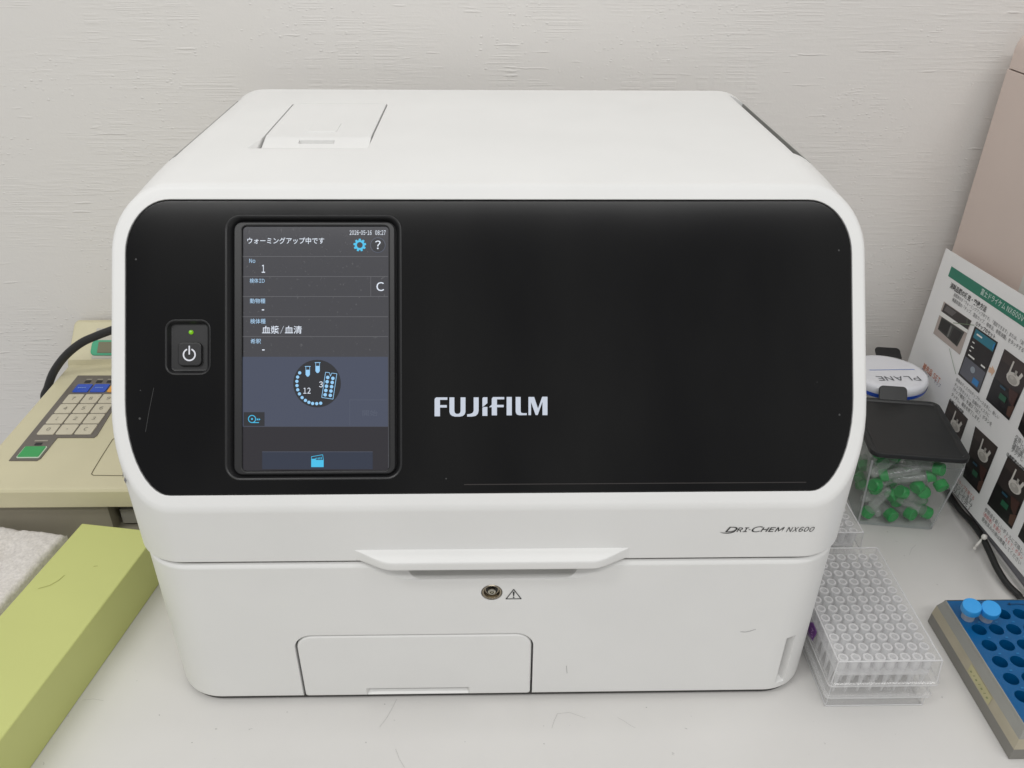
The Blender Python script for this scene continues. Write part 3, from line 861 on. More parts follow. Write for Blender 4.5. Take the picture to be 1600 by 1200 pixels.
# logo lettering
fl = Flat(lambda x, s: S(x, s, -0.00025))
LG = [
 [(240, 210), (246, 196), (258, 190), (363, 190), (363, 214), (292, 214), (292, 264), (358, 264), (358, 288), (292, 288), (292, 372), (240, 372)],
 [(383, 190), (430, 190), (430, 322), (436, 340), (450, 349), (470, 349), (484, 340), (490, 322), (490, 190), (537, 190), (537, 330), (530, 352), (512, 368), (485, 375), (435, 375), (408, 368), (390, 352), (383, 330)],
 [(616, 190), (664, 190), (664, 318), (656, 348), (636, 368), (600, 375), (553, 375), (553, 353), (585, 349), (606, 339), (616, 320)],
 [(700, 200), (708, 189), (748, 189), (748, 245), (706, 281), (700, 281)],
 [(700, 288), (716, 282), (748, 282), (748, 368), (700, 368)],
 [(790, 202), (802, 187), (910, 187), (910, 209), (840, 209), (840, 262), (905, 262), (905, 285), (840, 285), (840, 363), (790, 363), (790, 285), (763, 285), (790, 260)],
 [(933, 186), (983, 186), (983, 363), (933, 363)],
 [(1020, 186), (1068, 186), (1068, 322), (1074, 338), (1090, 342), (1127, 342), (1127, 361), (1056, 362), (1034, 356), (1023, 340), (1020, 325)],
 [(1143, 186), (1198, 186), (1235, 298), (1275, 184), (1326, 184), (1326, 361), (1278, 361), (1278, 232), (1232, 360), (1212, 360), (1168, 236), (1168, 361), (1143, 361)]]
for g in LG: fl.poly([pp(640 + x / 6.154, 590 + y / 6.154) for x, y in g])
fl.build('logo_lettering', M_GREYLOGO, panel)
# dust marks and scuffs that the panel and cover carry
fl = Flat(lambda x, s: S(x, s, -0.0003))
for u, v, r_ in ((218, 654, 1.9), (1312, 648, 1.7), (1311, 391, 1.6), (697, 748, 1.2), (219, 610, 0.9), (1277, 597, 0.7), (212, 405, 1.6)):
    fl.disc(*pp(u, v), r_ * 0.00038, 10)
fl.line(*pp(240, 606), *pp(233, 640), 0.00025).line(*pp(233, 640), *pp(227, 675), 0.00025)
tag(fl.build('dust_specks', mat('grey_dust', (0.06, 0.06, 0.06), 0.8), panel), kind='stuff')
fl = Flat(lambda x, s: S(x, s, 0.00015))
for a in (((192.5, 737), (192.2, 748), 0.8), ((195, 745), (197.2, 756), 1.1)):
    (u0, v0), (u1, v1), w_ = a
    p0, p1 = pp(u0, v0), pp(u1, v1); ww = w_ * 0.00038
    fl.poly([(p0[0], p0[1]), (p1[0] + ww, (p1[1] + p0[1]) / 2), (p1[0], p1[1]), (p0[0] - ww, (p1[1] + p0[1]) / 2)])
tag(fl.build('corner_scuffs', M_SCUFF, shell), kind='stuff')
fl = Flat(lambda x, z: Vector((x, -0.0001, z)))
hp = [fp(*p) for p in ((1157, 987), (1164, 987.6), (1171, 986.3), (1181, 983))]
for a, b_ in zip(hp, hp[1:]): fl.line(*a, *b_, 0.00028)
fl.P = lambda x, z: Vector((x, -0.0001, z))
hp = [fp(*p) for p in ((885, 1040), (886, 1052))]
fl.line(*hp[0], *hp[1], 0.0002)
tag(fl.build('hair_marks', M_SCUFF, low), kind='stuff')

# ------------------------------------------------------------------ console on the left
M_CREAM = mat('aged_cream_plastic', srgb(206, 199, 167), 0.45, noise=0.06, nscale=18, bump=0.08, bevel=0.0008)
M_CREAMD = mat('grey_lower_case', srgb(150, 144, 128), 0.5, noise=0.05)
M_KEYPAD = mat('keypad_membrane', srgb(104, 98, 91), 0.4, noise=0.05)
M_KEY = mat('key_cream', srgb(200, 193, 172), 0.4)
M_KBLUE = mat('key_blue', srgb(28, 76, 186), 0.35); M_KOR = mat('key_amber', srgb(226, 160, 62), 0.35); M_KGRN = mat('key_green', srgb(50, 156, 84), 0.35)
M_PRINT = mat('grey_print', srgb(120, 116, 104), 0.5)
co = thing('lab_console', (-0.35, 0.29, 0), 'old cream bench console with number keypad and green rimmed display by the wall', 'lab instrument')
CX0, CX1, CY0, CY1, CZ = -0.4535, -0.246, 0.165, 0.419, 0.0655
pr_ = [(CY0, 0.0465), (CY0 + 0.0005, CZ - 0.003), (CY0 + 0.002, CZ - 0.0008), (CY0 + 0.005, CZ), (0.378, CZ), (0.380, CZ + 0.0055), (0.3825, CZ + 0.0075), (0.414, CZ + 0.033), (CY1, CZ + 0.033), (CY1, 0.0465)]
def inset_prof(k):
    cy, cz = 0.29, 0.06
    return [(cy + (y - cy) * (1 - k / 0.127), z - (k if z > 0.05 else 0)) for y, z in pr_]
loft('console_top', [[(CX0, y, z) for y, z in inset_prof(0.002)], [(CX0 + 0.0008, y, z) for y, z in inset_prof(0.0006)], [(CX0 + 0.0025, y, z) for y, z in inset_prof(0.0)], [(CX1, y, z) for y, z in inset_prof(0.0)]], M_CREAM, co, angle=30)
cl = box('lower_case', CX0 + 0.004, CX1, CY0 + 0.006, CY1 - 0.001, 0.0, 0.0463, M_CREAMD, co, r=0.004, bev=0.0005)
c = cut_box(-0.3372, -0.255, 0.12, 0.21, 0.012, 0.0425)
boolean(cl, [c])
box('slot_tray', -0.333, -0.262, 0.18, 0.205, 0.0155, 0.031, mat('clear_grey_tray', srgb(165, 162, 155), 0.3), co, r=0.001, bev=0.0005)
# keypad membrane
kz = CZ + 0.0002
def cpt(u, v, z=CZ): q = on_plane(u, v, (0, 0, z), (0, 0, 1)); return (q.x, q.y)
poly = [cpt(122, 587.5), cpt(215, 587.5), cpt(188, 622), cpt(152, 681), cpt(147, 684.5), cpt(90, 684.5), cpt(64, 717), cpt(58, 720.5), cpt(14, 720.5)]
kp = loft('keypad', [[(x, y, kz - 0.0012) for x, y in poly], [(x, y, kz + 0.0005) for x, y in poly]], M_KEYPAD, co, smooth=False)
kx = -0.4183; kdx = 0.01735; ky = 0.3088; kdy = 0.0181
names = ['7', '8', '9', '4', '5', '6', '1', '2', '3', '0', '.', 'C']
def key(cx, cy, w, d, m, txt=None, tm=None, th=0.004):
    k = box('key', cx - w / 2, cx + w / 2, cy - d / 2, cy + d / 2, kz + 0.0003, kz + 0.0014, m, kp, r=0.0015, bev=0.0004)
    return k
KP = lambda x, y: Vector((x, y, kz + 0.00165))
for i, t in enumerate(names):
    cx, cy = kx + (i % 3) * kdx, ky - (i // 3) * kdy
    key(cx, cy, 0.0158, 0.0163, M_KEY)
    dg_ = Flat(KP)
    if t == '.': dg_.disc(cx, cy, 0.0006)
    else: dg_.text(t, cx - (0.0008 if t == '1' else 0.0016), cy - 0.0026, cx + (0.0008 if t == '1' else 0.0016), cy + 0.0026)
    dg_.build('key_digit', M_PRINT, kp)
for i, m in enumerate((M_KBLUE, M_KBLUE, M_KOR)): key(kx + i * kdx + 0.0005, ky + 0.0203, 0.0155, 0.0150, m)
M_KCAP = mat('pale_key_print', srgb(130, 160, 215), 0.5)
for i in range(2):
    dg_ = Flat(KP)
    for j in range(4): dg_.rect(kx + i * kdx - 0.004 + j * 0.0021, ky + 0.0195, kx + i * kdx - 0.0025 + j * 0.0021, ky + 0.0209)
    tag(dg_.build('key_caption', M_KCAP, kp), kind='stuff')
gk = cpt(50.5, 708)
key(gk[0], gk[1], 0.0205, 0.0175, mat('key_edge_pale', srgb(200, 215, 195), 0.4)); box('start_key', gk[0] - 0.0094, gk[0] + 0.0094, gk[1] - 0.0079, gk[1] + 0.0079, kz + 0.0012, kz + 0.0020, M_KGRN, kp, r=0.001, bev=0.0004)
M_CAPT = mat('pale_caption', srgb(160, 154, 140), 0.5)
def patch(name, m, x0, y0, x1, y1): Flat(lambda x, y: Vector((x, y, kz + 0.0008))).rect(x0, y0, x1, y1).build(name, m, kp)
for u in (137.5, 155.5, 172): x, y = cpt(u, 597.5); patch('indicator_window', M_DARK, x - 0.003, y - 0.0022, x + 0.003, y + 0.0022)
x, y = cpt(60.5, 695); patch('indicator_window', M_DARK, x - 0.0032, y - 0.002, x + 0.0032, y + 0.002)
for u in (140, 157, 173): x, y = cpt(u, 594); patch('caption', M_CAPT, x - 0.0028, y - 0.0009, x + 0.0028, y + 0.0009)
x, y = cpt(65, 690); patch('caption', M_CAPT, x - 0.006, y - 0.001, x + 0.006, y + 0.001)
# printer cover seam on the deck
fl = Flat(lambda x, y: Vector((x, y, CZ + 0.0003)))
sp = [cpt(*p) for p in ((200, 672), (176, 687), (160, 712), (146, 735), (143, 741), (146, 743), (200, 743.5))]
for a, b_ in zip(sp, sp[1:]): fl.line(*a, *b_, 0.0007)
fl.build('cover_seam', mat('seam_shadow', srgb(96, 88, 66), 0.7), co)
# display on the raised tier
A0, A1 = Vector((0, 0.3825, CZ + 0.0075)), Vector((0, 0.414, CZ + 0.033))
dl = (A1 - A0).length; dn = Vector((0, -(A1 - A0).z, (A1 - A0).y)).normalized(); du = (A1 - A0) / dl
def T3(x, t, d=0.0): return Vector((x, 0, 0)) + A0 + du * t + dn * d
def tier(u, v): q = on_plane(u, v, A0, dn); return (q.x, (q - A0).dot(du))
Mt = Matrix(((1, 0, 0, 0), (0, du.y, dn.y, A0.y), (0, du.z, dn.z, A0.z), (0, 0, 0, 1)))
g0 = tier(137, 561); g1 = tier(146, 513)
slab('display_plate', lambda i: rrect(0.17 - 2 * i, g1[1] - g0[1] - 2 * i, 0.001, 3, g0[0] + 0.004 + 0.085, (g0[1] + g1[1]) / 2), -0.001, 0.0006, mat('display_plate_grey', srgb(186, 182, 168), 0.35), co, Mt, bev=0.0003)
e0 = tier(141, 556); e1 = tier(165, 532)
slab('display_rim', lambda i: rrect(0.14 - 2 * i, e1[1] - e0[1] - 2 * i, 0.005, 6, e0[0] + 0.07, (e0[1] + e1[1]) / 2), -0.001, 0.0016, mat('green_rim', srgb(52, 160, 118), 0.35), co, Mt, bev=0.0008)
h0 = tier(152.5, 552.5); h1 = tier(165, 535)
slab('display_window', lambda i: rrect(0.12 - 2 * i, h1[1] - h0[1] - 2 * i, 0.0008, 3, h0[0] + 0.06, (h0[1] + h1[1]) / 2), 0.0005, 0.0021, mat('lcd_olive', srgb(112, 110, 84), 0.25), co, Mt, bev=0.0003)

# power cord that curves over the console
def at_y(u, v, y): return on_plane(u, v, (0, y, 0), (0, 1, 0))
pts = [Vector((-0.470, 0.372, 0.005)), at_y(71, 625, 0.362), at_y(75, 605, 0.358), at_y(83, 583, 0.355), at_y(97, 562, 0.352), at_y(113, 546, 0.349), at_y(130, 534, 0.346), at_y(148, 526, 0.343), at_y(166, 519, 0.341), at_y(190, 511, 0.339), at_y(225, 505, 0.337), Vector((-0.262, 0.345, 0.150)), Vector((-0.238, 0.36, 0.150))]
o = tube('power_cord', pts, 0.0041, M_RUBBER, n=14)
tag(o, 'thick black power cord arching over the back corner of the cream console', 'cord')

# ------------------------------------------------------------------ green box and foam on the left
M_GBOX = mat('olive_green_card', srgb(198, 203, 127), 0.5, noise=0.04, nscale=14, bump=0.05, bevel=0.0007)
GD = Vector((-0.163, -0.987)); GP = Vector((0.987, -0.163))      # along toward the viewer, across
GA = Vector((-0.3487, 0.1475))
ang = math.atan2(GP.y, GP.x)
gw, gl, gh = 0.0692, 0.37, 0.0437
gb = thing('green_box', (GA.x, GA.y, 0), 'long flat olive green cardboard box lying left of the white analyzer', 'box')
MG = Matrix.Translation((GA.x, GA.y, 0)) @ Matrix.Rotation(ang, 4, 'Z')
box('box_base', 0.0008, gw - 0.0008, -gl + 0.0008, -0.0008, 0.0, 0.012, M_GBOX, gb, r=0.0012, bev=0.0, M=MG)
box('box_lid', 0, gw, -gl, 0, 0.0006, gh, M_GBOX, gb, r=0.0014, bev=0.0012, M=MG)
fl = Flat(lambda x, y: Vector((x, y, gh + 0.0003)))
def gpt(u, v): return cpt(u, v, gh)
for a in (((60, 920), (78, 915)), ((78, 915), (92, 907)), ((92, 907), (101, 899)), ((146, 885.3), (153, 884.5))): fl.line(*gpt(*a[0]), *gpt(*a[1]), 0.0004)
tag(fl.build('surface_scratches', mat('scratch_olive', srgb(150, 150, 74), 0.6), gb), kind='stuff')

M_FOAM = mat('white_foam', srgb(226, 221, 216), 0.8, noise=0.22, nscale=420, bump=1.0, bscale=520)
bm = bmesh.new()
Mf = Matrix.Translation((-0.3675, 0.1515, 0)) @ Matrix.Rotation(R_(-9.5), 4, 'Z')
nx, ny, fw, fdp, fh = 50, 80, 0.095, 0.17, 0.030
from mathutils import noise as mn
grid = {}
for i in range(nx + 1):
    for j in range(ny + 1):
        x, y = -fw * i / nx, -fdp * j / ny
        w = Mf @ Vector((x, y, 0))
        z = fh + 0.0012 * mn.noise(Vector((x * 60, y * 60, 0))) + 0.0010 * mn.noise(Vector((x * 260, y * 260, 3)))
        e = min(-x, -y); z -= max(0, 0.0035 - e) ** 2 * 300
        # hollow pressed into the foam
        hx, hy = w.x + 0.4135, w.y - 0.108
        z -= 0.014 * math.exp(-((hx / 0.009) ** 2 + (hy / 0.006) ** 2) ** 2) + 0.004 * math.exp(-(((w.x + 0.408) / 0.007) ** 2 + ((w.y - 0.128) / 0.02) ** 2))
        w.z = z; w.x += 0.0008 * mn.noise(Vector((y * 200, 5, 0))) if i == 0 else 0; w.y += 0.0010 * mn.noise(Vector((x * 200, 9, 0))) if j == 0 else 0
        grid[i, j] = bm.verts.new(w)
for i in range(nx):
    for j in range(ny): bm.faces.new((grid[i, j], grid[i + 1, j], grid[i + 1, j + 1], grid[i, j + 1]))
rim = [grid[i, 0] for i in range(nx + 1)] + [grid[nx, j] for j in range(1, ny + 1)] + [grid[i, ny] for i in range(nx - 1, -1, -1)] + [grid[0, j] for j in range(ny - 1, 0, -1)]
lowr = [bm.verts.new((v.co.x, v.co.y, 0.0)) for v in rim]
for k in range(len(rim)):
    k2 = (k + 1) % len(rim); bm.faces.new((rim[k], rim[k2], lowr[k2], lowr[k]))
bm.faces.new(lowr)
bmesh.ops.recalc_face_normals(bm, faces=bm.faces)
o = from_bm('foam_block', bm, M_FOAM, None, angle=60)
tag(o, 'rough white foam slab with a hollow, between the cream console and the green box', 'foam packing')

# ------------------------------------------------------------------ tip racks on the right
M_RING = clear('tip_ring', (0.99, 0.99, 0.99), 0.85, (0.98, 0.98, 0.99), 0.12)
M_EDGE = clear('frosted_edge', (0.97, 0.97, 0.97), 0.66, (0.97, 0.97, 0.98), 0.12)
M_PP = clear('frosted_polypropylene', (0.99, 0.99, 0.99), 0.19, (0.98, 0.98, 0.98), 0.12)
M_PPB = clear('frosted_base', (0.99, 0.99, 0.99), 0.24, (0.97, 0.97, 0.97), 0.15)
M_DECK = clear('rack_deck', (0.99, 0.99, 0.99), 0.38, (0.95, 0.95, 0.96), 0.2)
M_TIP = clear('tip_plastic', (0.99, 0.99, 0.99), 0.58, (0.98, 0.98, 0.99), 0.12)
def open_shell(name, x0, x1, y0, y1, zs, m, parent, M, top=True, r=0.003, wall=0.0012):
    """thin-walled tray or lid: zs list of (z, outset)"""
    rings = []
    for z, e in zs:
        rings.append([M @ Vector((x, y, z)) for x, y in rrect(x1 - x0 + 2 * e, y1 - y0 + 2 * e, r, 4, (x0 + x1) / 2, (y0 + y1) / 2)])
    return loft(name, rings, m, parent, cap0=False, cap1=top, angle=40)
ORD = ('first', 'second', 'third', 'fourth', 'fifth', 'sixth', 'seventh', 'eighth', 'ninth', 'tenth', 'eleventh', 'twelfth')
tip_mesh = None
def tip_rack(x0, y0, label, lid_w=0.0755, lid_l=0.1165, rows=12, sticker=False):
    t = thing('tip_rack', (x0 + lid_w / 2, y0 + lid_l / 2, 0), label, 'tip rack')
    Mr = Matrix.Translation((x0, y0, 0)); w, l = lid_w, lid_l
    open_shell('lid', 0.0, w, 0.0, l, [(0.0262, 0.0016), (0.0285, 0.0016), (0.0292, 0.0004), (0.0318, 0.0002), (0.0485, -0.0006), (0.0496, -0.0014), (0.0498, -0.0035)], M_PP, t, Mr)
    open_shell('rack_body', 0.0, w, 0.0, l, [(0.0005, -0.0025), (0.0118, -0.0028), (0.0122, 0.0004), (0.0145, 0.0004), (0.0148, -0.0018), (0.0258, -0.0018)], M_PPB, t, Mr, top=False)
    zt_ = 0.0494
    cr = [(0.0012, 0.0012), (w - 0.0012, 0.0012), (w - 0.0012, l - 0.0012), (0.0012, l - 0.0012)]
    for k in range(4):
        a, b_ = cr[k], cr[(k + 1) % 4]
        tube('lid_edge', [Mr @ Vector((*a, zt_)), Mr @ Vector((*b_, zt_))], 0.0006, M_EDGE, t, n=6, sub=1)
        tube('lid_corner', [Mr @ Vector((*a, zt_)), Mr @ Vector((a[0] + (0.0012 if a[0] > 0.01 else -0.0012), a[1] + (0.0012 if a[1] > 0.01 else -0.0012), 0.0290))], 0.0005, M_EDGE, t, n=6, sub=1)
    zb_ = 0.0012
    cb_ = [(0.0022, 0.0022), (w - 0.0022, 0.0022), (w - 0.0022, l - 0.0022), (0.0022, l - 0.0022)]
    for k in range(4):
        a, b_ = cb_[k], cb_[(k + 1) % 4]
        tube('base_edge', [Mr @ Vector((*a, zb_)), Mr @ Vector((*b_, zb_))], 0.0005, M_EDGE, t, n=6, sub=1)
        tube('base_corner', [Mr @ Vector((*a, zb_)), Mr @ Vector((*a, 0.0122))], 0.0004, M_EDGE, t, n=6, sub=1)
        tube('base_corner', [Mr @ Vector((*a, 0.0146)), Mr @ Vector((*a, 0.0262))], 0.0004, M_EDGE, t, n=6, sub=1)
    open_shell('lid_rim', 0.0, w, 0.0, l, [(0.0266, 0.0021), (0.0283, 0.0021)], M_EDGE, t, Mr, top=False)
    open_shell('body_rim', 0.0, w, 0.0, l, [(0.0124, 0.0009), (0.0142, 0.0009)], M_EDGE, t, Mr, top=False)
    ob = loft('floor', [[Mr @ Vector((x, y, z)) for x, y in rrect(w - 0.006, l - 0.006, 0.002, 3, w / 2, l / 2)] for z in (0.0002, 0.0012)], M_PPB, t)
    loft('tip_deck', [[Mr @ Vector((x, y, z)) for x, y in rrect(w - 0.008, l - 0.008, 0.002, 3, w / 2, l / 2)] for z in (0.0315, 0.0330)], M_DECK, t)
    # ribs of the base that show through its front wall
    for k in range(4):
        xx = x0 + 0.014 + k * 0.0157
        box('rib', xx, xx + 0.0008, y0 + 0.003, y0 + 0.007, 0.014, 0.0255, M_PPB, t, r=0.0003, bev=0.0)
    return t
def tips(x0, y0, nx_, ny_, dx, dy, label, group, skip=None):
    global tip_mesh
    for j in range(ny_):
        for i in range(nx_):
            if skip and skip(i, j): continue
            if tip_mesh is None:
                V, Fc = lathe_data([(0.0007, -0.021), (0.0022, 0.0), (0.0030, 0.006), (0.0030, 0.0145), (0.0036, 0.0145), (0.0036, 0.0132)], 14)
                V2, F2 = lathe_data([(0.0030, 0.0146), (0.0023, 0.0146), (0.0021, 0.006)], 14)
                Fc += [tuple(i2 + len(V) for i2 in f) for f in F2]; V += V2
                o = from_data('pipette_tip', V, Fc, M_TIP, None, True, 50)
                tip_mesh = o.data
                tip_mesh.materials.append(M_RING)
                for p in tip_mesh.polygons:
                    if min(tip_mesh.vertices[i_].co.z for i_ in p.vertices) > 0.0140: p.material_index = 1
            else:
                o = bpy.data.objects.new('pipette_tip', tip_mesh); COL.objects.link(o)
            o.location = (x0 + i * dx, y0 + j * dy, 0.030)
            tag(o, label(i, j), 'pipette tip', group)
rk = tip_rack(0.2382, -0.0130, 'clear lidded rack full of pipette tips in front, beside the lower right of the analyzer')
tips(0.2466, -0.0040, 8, 12, 0.00886, 0.0092, lambda i, j: 'pipette tip in the front rack, %s row from the front, %s from right' % (ORD[j], ORD[7 - i]), 'tips in the front rack')
rk2 = tip_rack(0.2340 + 0.0035, 0.1200, 'second clear tip rack mostly hidden behind the analyzer, in front of the tube box', lid_w=0.0722)
tips(0.2950, 0.1290, 2, 11, 0.00886, 0.0092, lambda i, j: 'pipette tip in the rear rack, %s row from the front, %s from right' % (ORD[j], ORD[1 - i]), 'tips in the rear rack')
# purple sticker on the left wall of the front rack's lid
def at_x(u, v, x): return on_plane(u, v, (x, 0, 0), (1, 0, 0))
sx_ = 0.2378
st = [at_x(u, v, sx_) for u, v in ((1270.5, 972.5), (1276.2, 987), (1274.5, 993), (1272, 996), (1270, 1001), (1262, 992), (1262, 972))]
ysn = [p.y for p in st]; zsn = [p.z for p in st]
o = loft('sticker', [[(sx_, p.y, p.z) for p in st], [(sx_ - 0.0003, p.y, p.z) for p in st]], mat('purple_sticker', srgb(104, 44, 128), 0.4), rk, smooth=False)
o['label'] = 'purple sticker with pale marks'
fl = Flat(lambda u, v: at_x(u, v, sx_ - 0.0005))
for a in (((1268.5, 981), (1270, 985)), ((1270, 985), (1268, 987)), ((1267, 989), (1269.5, 991)), ((1268.6, 993), (1269.2, 996)), ((1269, 983), (1271, 986))): fl.line(*a[0], *a[1], 0.9)
tag(fl.build('sticker_print', mat('pale_purple_print', srgb(196, 160, 208), 0.5), rk), kind='stuff')

# ------------------------------------------------------------------ tube boxes with black lids
M_ACR = clear('clear_acrylic', (0.97, 0.98, 0.98), 0.035, (0.8, 0.82, 0.84), 0.03, gloss=1.0)
M_ACRE = clear('acrylic_edge', (0.92, 0.93, 0.95), 0.12, (0.72, 0.74, 0.8), 0.05)
M_ACRC = clear('acrylic_corner', (0.95, 0.95, 0.96), 0.38, (0.85, 0.86, 0.88), 0.05)
M_LID = mat('black_matt_lid', (0.013, 0.014, 0.015), 0.42, bump=0.15, bscale=1200, bevel=0.0006)
def tube_box(c, rot, label, tabx=0.0, w=0.084, d=0.095, h=0.083, t=0.0048, tab=48):
    b = thing('tube_box', (c[0], c[1], 0), label, 'storage box', None, rot)
    Mb = wm(b); bw, bd = w - 0.004, d - 0.004
    def rr(k, z, ins=0.0): return [Mb @ Vector((x * k, y * k + 0, z)) for x, y in rrect(bw - 2 * ins, bd - 2 * ins, 0.004, 5)]
    k0 = 0.84
    loft('box_walls', [rr(k0, 0.0035), rr(k0 + (1 - k0) * 0.90, h - 0.0085), rr(0.985, h - 0.0075), rr(0.985, h)], M_ACR, b, cap0=False, cap1=False, angle=50)
    loft('wall_rim', [rr(k0 + (1 - k0) * 0.905, h - 0.0080, -0.0006), rr(k0 + (1 - k0) * 0.91, h - 0.0068, -0.0006)], M_ACRE, b, cap0=False, cap1=False)
    for sx, sy in ((-1, -1), (1, -1), (1, 1), (-1, 1)):
        p0 = Mb @ Vector((sx * (bw / 2 - 0.0012) * k0, sy * (bd / 2 - 0.0012) * k0, 0.003)); p1 = Mb @ Vector((sx * (bw / 2 - 0.0008) * 0.985, sy * (bd / 2 - 0.0008) * 0.985, h - 0.006))
        tube('corner_edge', [p0, p1], 0.0009, M_ACRC, b, n=6, sub=1)
    loft('box_bottom', [rr(k0 * 1.0, 0.0003), rr(k0 * 1.012, 0.0012), rr(k0 * 1.012, 0.0034)], M_ACR, b, angle=50)
    loft('bottom_edge', [rr(k0 * 1.004, 0.0004), rr(k0 * 1.018, 0.0012), rr(k0 * 1.018, 0.0038)], M_ACRE, b, cap0=False, cap1=False, angle=50)
    # vertical corner edges catch the light
    lidr = lambda ins, z: [Mb @ Vector((x, y, z)) for x, y in rrect(w - 2 * ins, d - 2 * ins, max(0.0085 - ins, 0.002), 7)]
    lid = loft('lid', [lidr(0.0005, h), lidr(0.0, h + 0.0006), lidr(0.0, h + t - 0.0012), lidr(0.0004, h + t - 0.0003), lidr(0.0012, h + t), lidr(0.0040, h + t), lidr(0.0048, h + t - 0.0006), lidr(0.0056, h + t - 0.0016)], M_LID, b, angle=25)
    Mtab = Mb @ Matrix.Translation((tabx, d / 2 - 0.002, h + t - 0.0024)) @ Matrix.Rotation(R_(tab), 4, 'X')
    slab('lid_tab', lambda i: rrect(0.026 - 2 * i, 0.0150 - 2 * i, (0.0004, 0.0004, 0.004, 0.004), 5, 0, 0.0075), 0.0, 0.0022, M_LID, b, Mtab, bev=0.0006)
    return b, Mb
BR_ = R_(-8)
bx, Mbx = tube_box((0.3785, 0.2215), BR_, 'clear acrylic box with a black lid, full of green capped tubes')
bx2, Mbx2 = tube_box((0.4010, 0.3460), BR_, 'second black lidded acrylic box under the white round lid, behind the first', tabx=0.023, w=0.072, d=0.062, h=0.0710, tab=18)
# microtubes piled inside the front box
M_CAP = mat('green_cap', srgb(34, 154, 74), 0.38, noise=0.05, nscale=200)
M_TUBE = clear('microtube_plastic', (0.97, 0.98, 0.97), 0.26, (0.95, 0.96, 0.95), 0.06, gloss=1.3)
tube_proto = None
def microtube(Mw, label, group):
    global tube_proto
    if tube_proto is None:
        root = bpy.data.objects.new('microtube', None); COL.objects.link(root); root.empty_display_size = 0.01
        V, Fc = lathe_data([(0.0004, -0.0176), (0.0022, -0.0170), (0.0036, -0.0150), (0.0041, -0.012), (0.0043, 0.008), (0.0043, 0.0105), (0.0056, 0.0105), (0.0056, 0.0115)], 14)
        b = from_data('tube_body', V, Fc, M_TUBE, root, True, 40)
        n = 24; cap = lathe('cap', [(0.0057, 0.0112), (0.0059, 0.0118), (0.0059, 0.0178), (0.0053, 0.0185), (0.0046, 0.0185), (0.0044, 0.0180)], M_CAP, root, n=18)
        tube_proto = (root, b, cap)
    else:
        root = tube_proto[0].copy(); COL.objects.link(root)
        for ch in tube_proto[1:]:
            c_ = ch.copy(); COL.objects.link(c_); c_.parent = root
    root.matrix_world = Mw; root.location = Mw.to_translation(); root.rotation_euler = Mw.to_euler()
    tag(root, label, 'microtube', group)
    return root
def seg_dist(p1, q1, p2, q2):
    d1, d2, r_ = q1 - p1, q2 - p2, p1 - p2
    a, e, f = d1.dot(d1), d2.dot(d2), d2.dot(r_); c_ = d1.dot(r_); b_ = d1.dot(d2); den = a * e - b_ * b_
    s = min(max((b_ * f - c_ * e) / den, 0), 1) if den > 1e-12 else 0
    t = (b_ * s + f) / e
    if t < 0: t = 0; s = min(max(-c_ / a, 0), 1)
    elif t > 1: t = 1; s = min(max((b_ - c_) / a, 0), 1)
    return (p1 + d1 * s - p2 - d2 * t).length
rng = random.Random(11)
placed = []
def half(z): k = 0.84 + 0.16 * min(z / 0.0755, 1); return (0.040 * k - 0.0062, 0.0455 * k - 0.0062)
for n_ in range(150):
    best = None
    for tr in range(70):
        yaw = rng.uniform(0, 2 * math.pi); pit = rng.uniform(-0.55, 0.55) if rng.random() < 0.8 else rng.uniform(-1.2, 1.2)
        dv = Vector((math.cos(yaw) * math.cos(pit), math.sin(yaw) * math.cos(pit), math.sin(pit)))
        hx, hy = half(0.02)
        cx, cy = rng.uniform(-hx, hx), rng.uniform(-hy, hy)
        z = 0.0098
        while z < 0.066:
            a = Vector((cx, cy, z)) - dv * 0.0135; b_ = Vector((cx, cy, z)) + dv * 0.0130
            ok = True
            for q_ in (a, b_):
                hx, hy = half(q_.z)
                if abs(q_.x) > hx or abs(q_.y) > hy or q_.z < 0.0098 or q_.z > 0.070: ok = False
            if ok and all(seg_dist(a, b_, p_[0], p_[1]) > 0.0080 for p_ in placed): break
            if not ok and (abs(a.x) > 0.036 or abs(b_.x) > 0.036 or abs(a.y) > 0.041 or abs(b_.y) > 0.041): z = 1; break
            z += 0.0018
        if z < 0.066 and (best is None or z + 0.25 * cy < best[0]): best = (z + 0.25 * cy, a, b_, dv, Vector((cx, cy, z)))
    if best: placed.append((best[1], best[2], best[3], best[4]))
lay = {}
for k, (a, b_, dv, c_) in enumerate(placed):
    if min(a.y, b_.y) < -0.024: lay.setdefault(min(int(c_.z / 0.018), 3), []).append((c_.x, k))
LAYER = ('lowest', 'second lowest', 'second highest', 'highest')
tube_label = {}
for z_, l_ in lay.items():
    for i, (x, k) in enumerate(sorted(l_)): tube_label[k] = 'green capped microtube at the box front, %s layer, %s from left' % (LAYER[z_], ORD[i])
for k, (a, b_, dv, c_) in enumerate(placed):
    Mw = Mbx @ Matrix.Translation(c_) @ dv.to_track_quat('Z', 'Y').to_matrix().to_4x4()
    microtube(Mw, tube_label.get(k, 'clear microtube with a green screw cap buried in the pile behind the front ones'), 'green capped microtubes piled in the box')

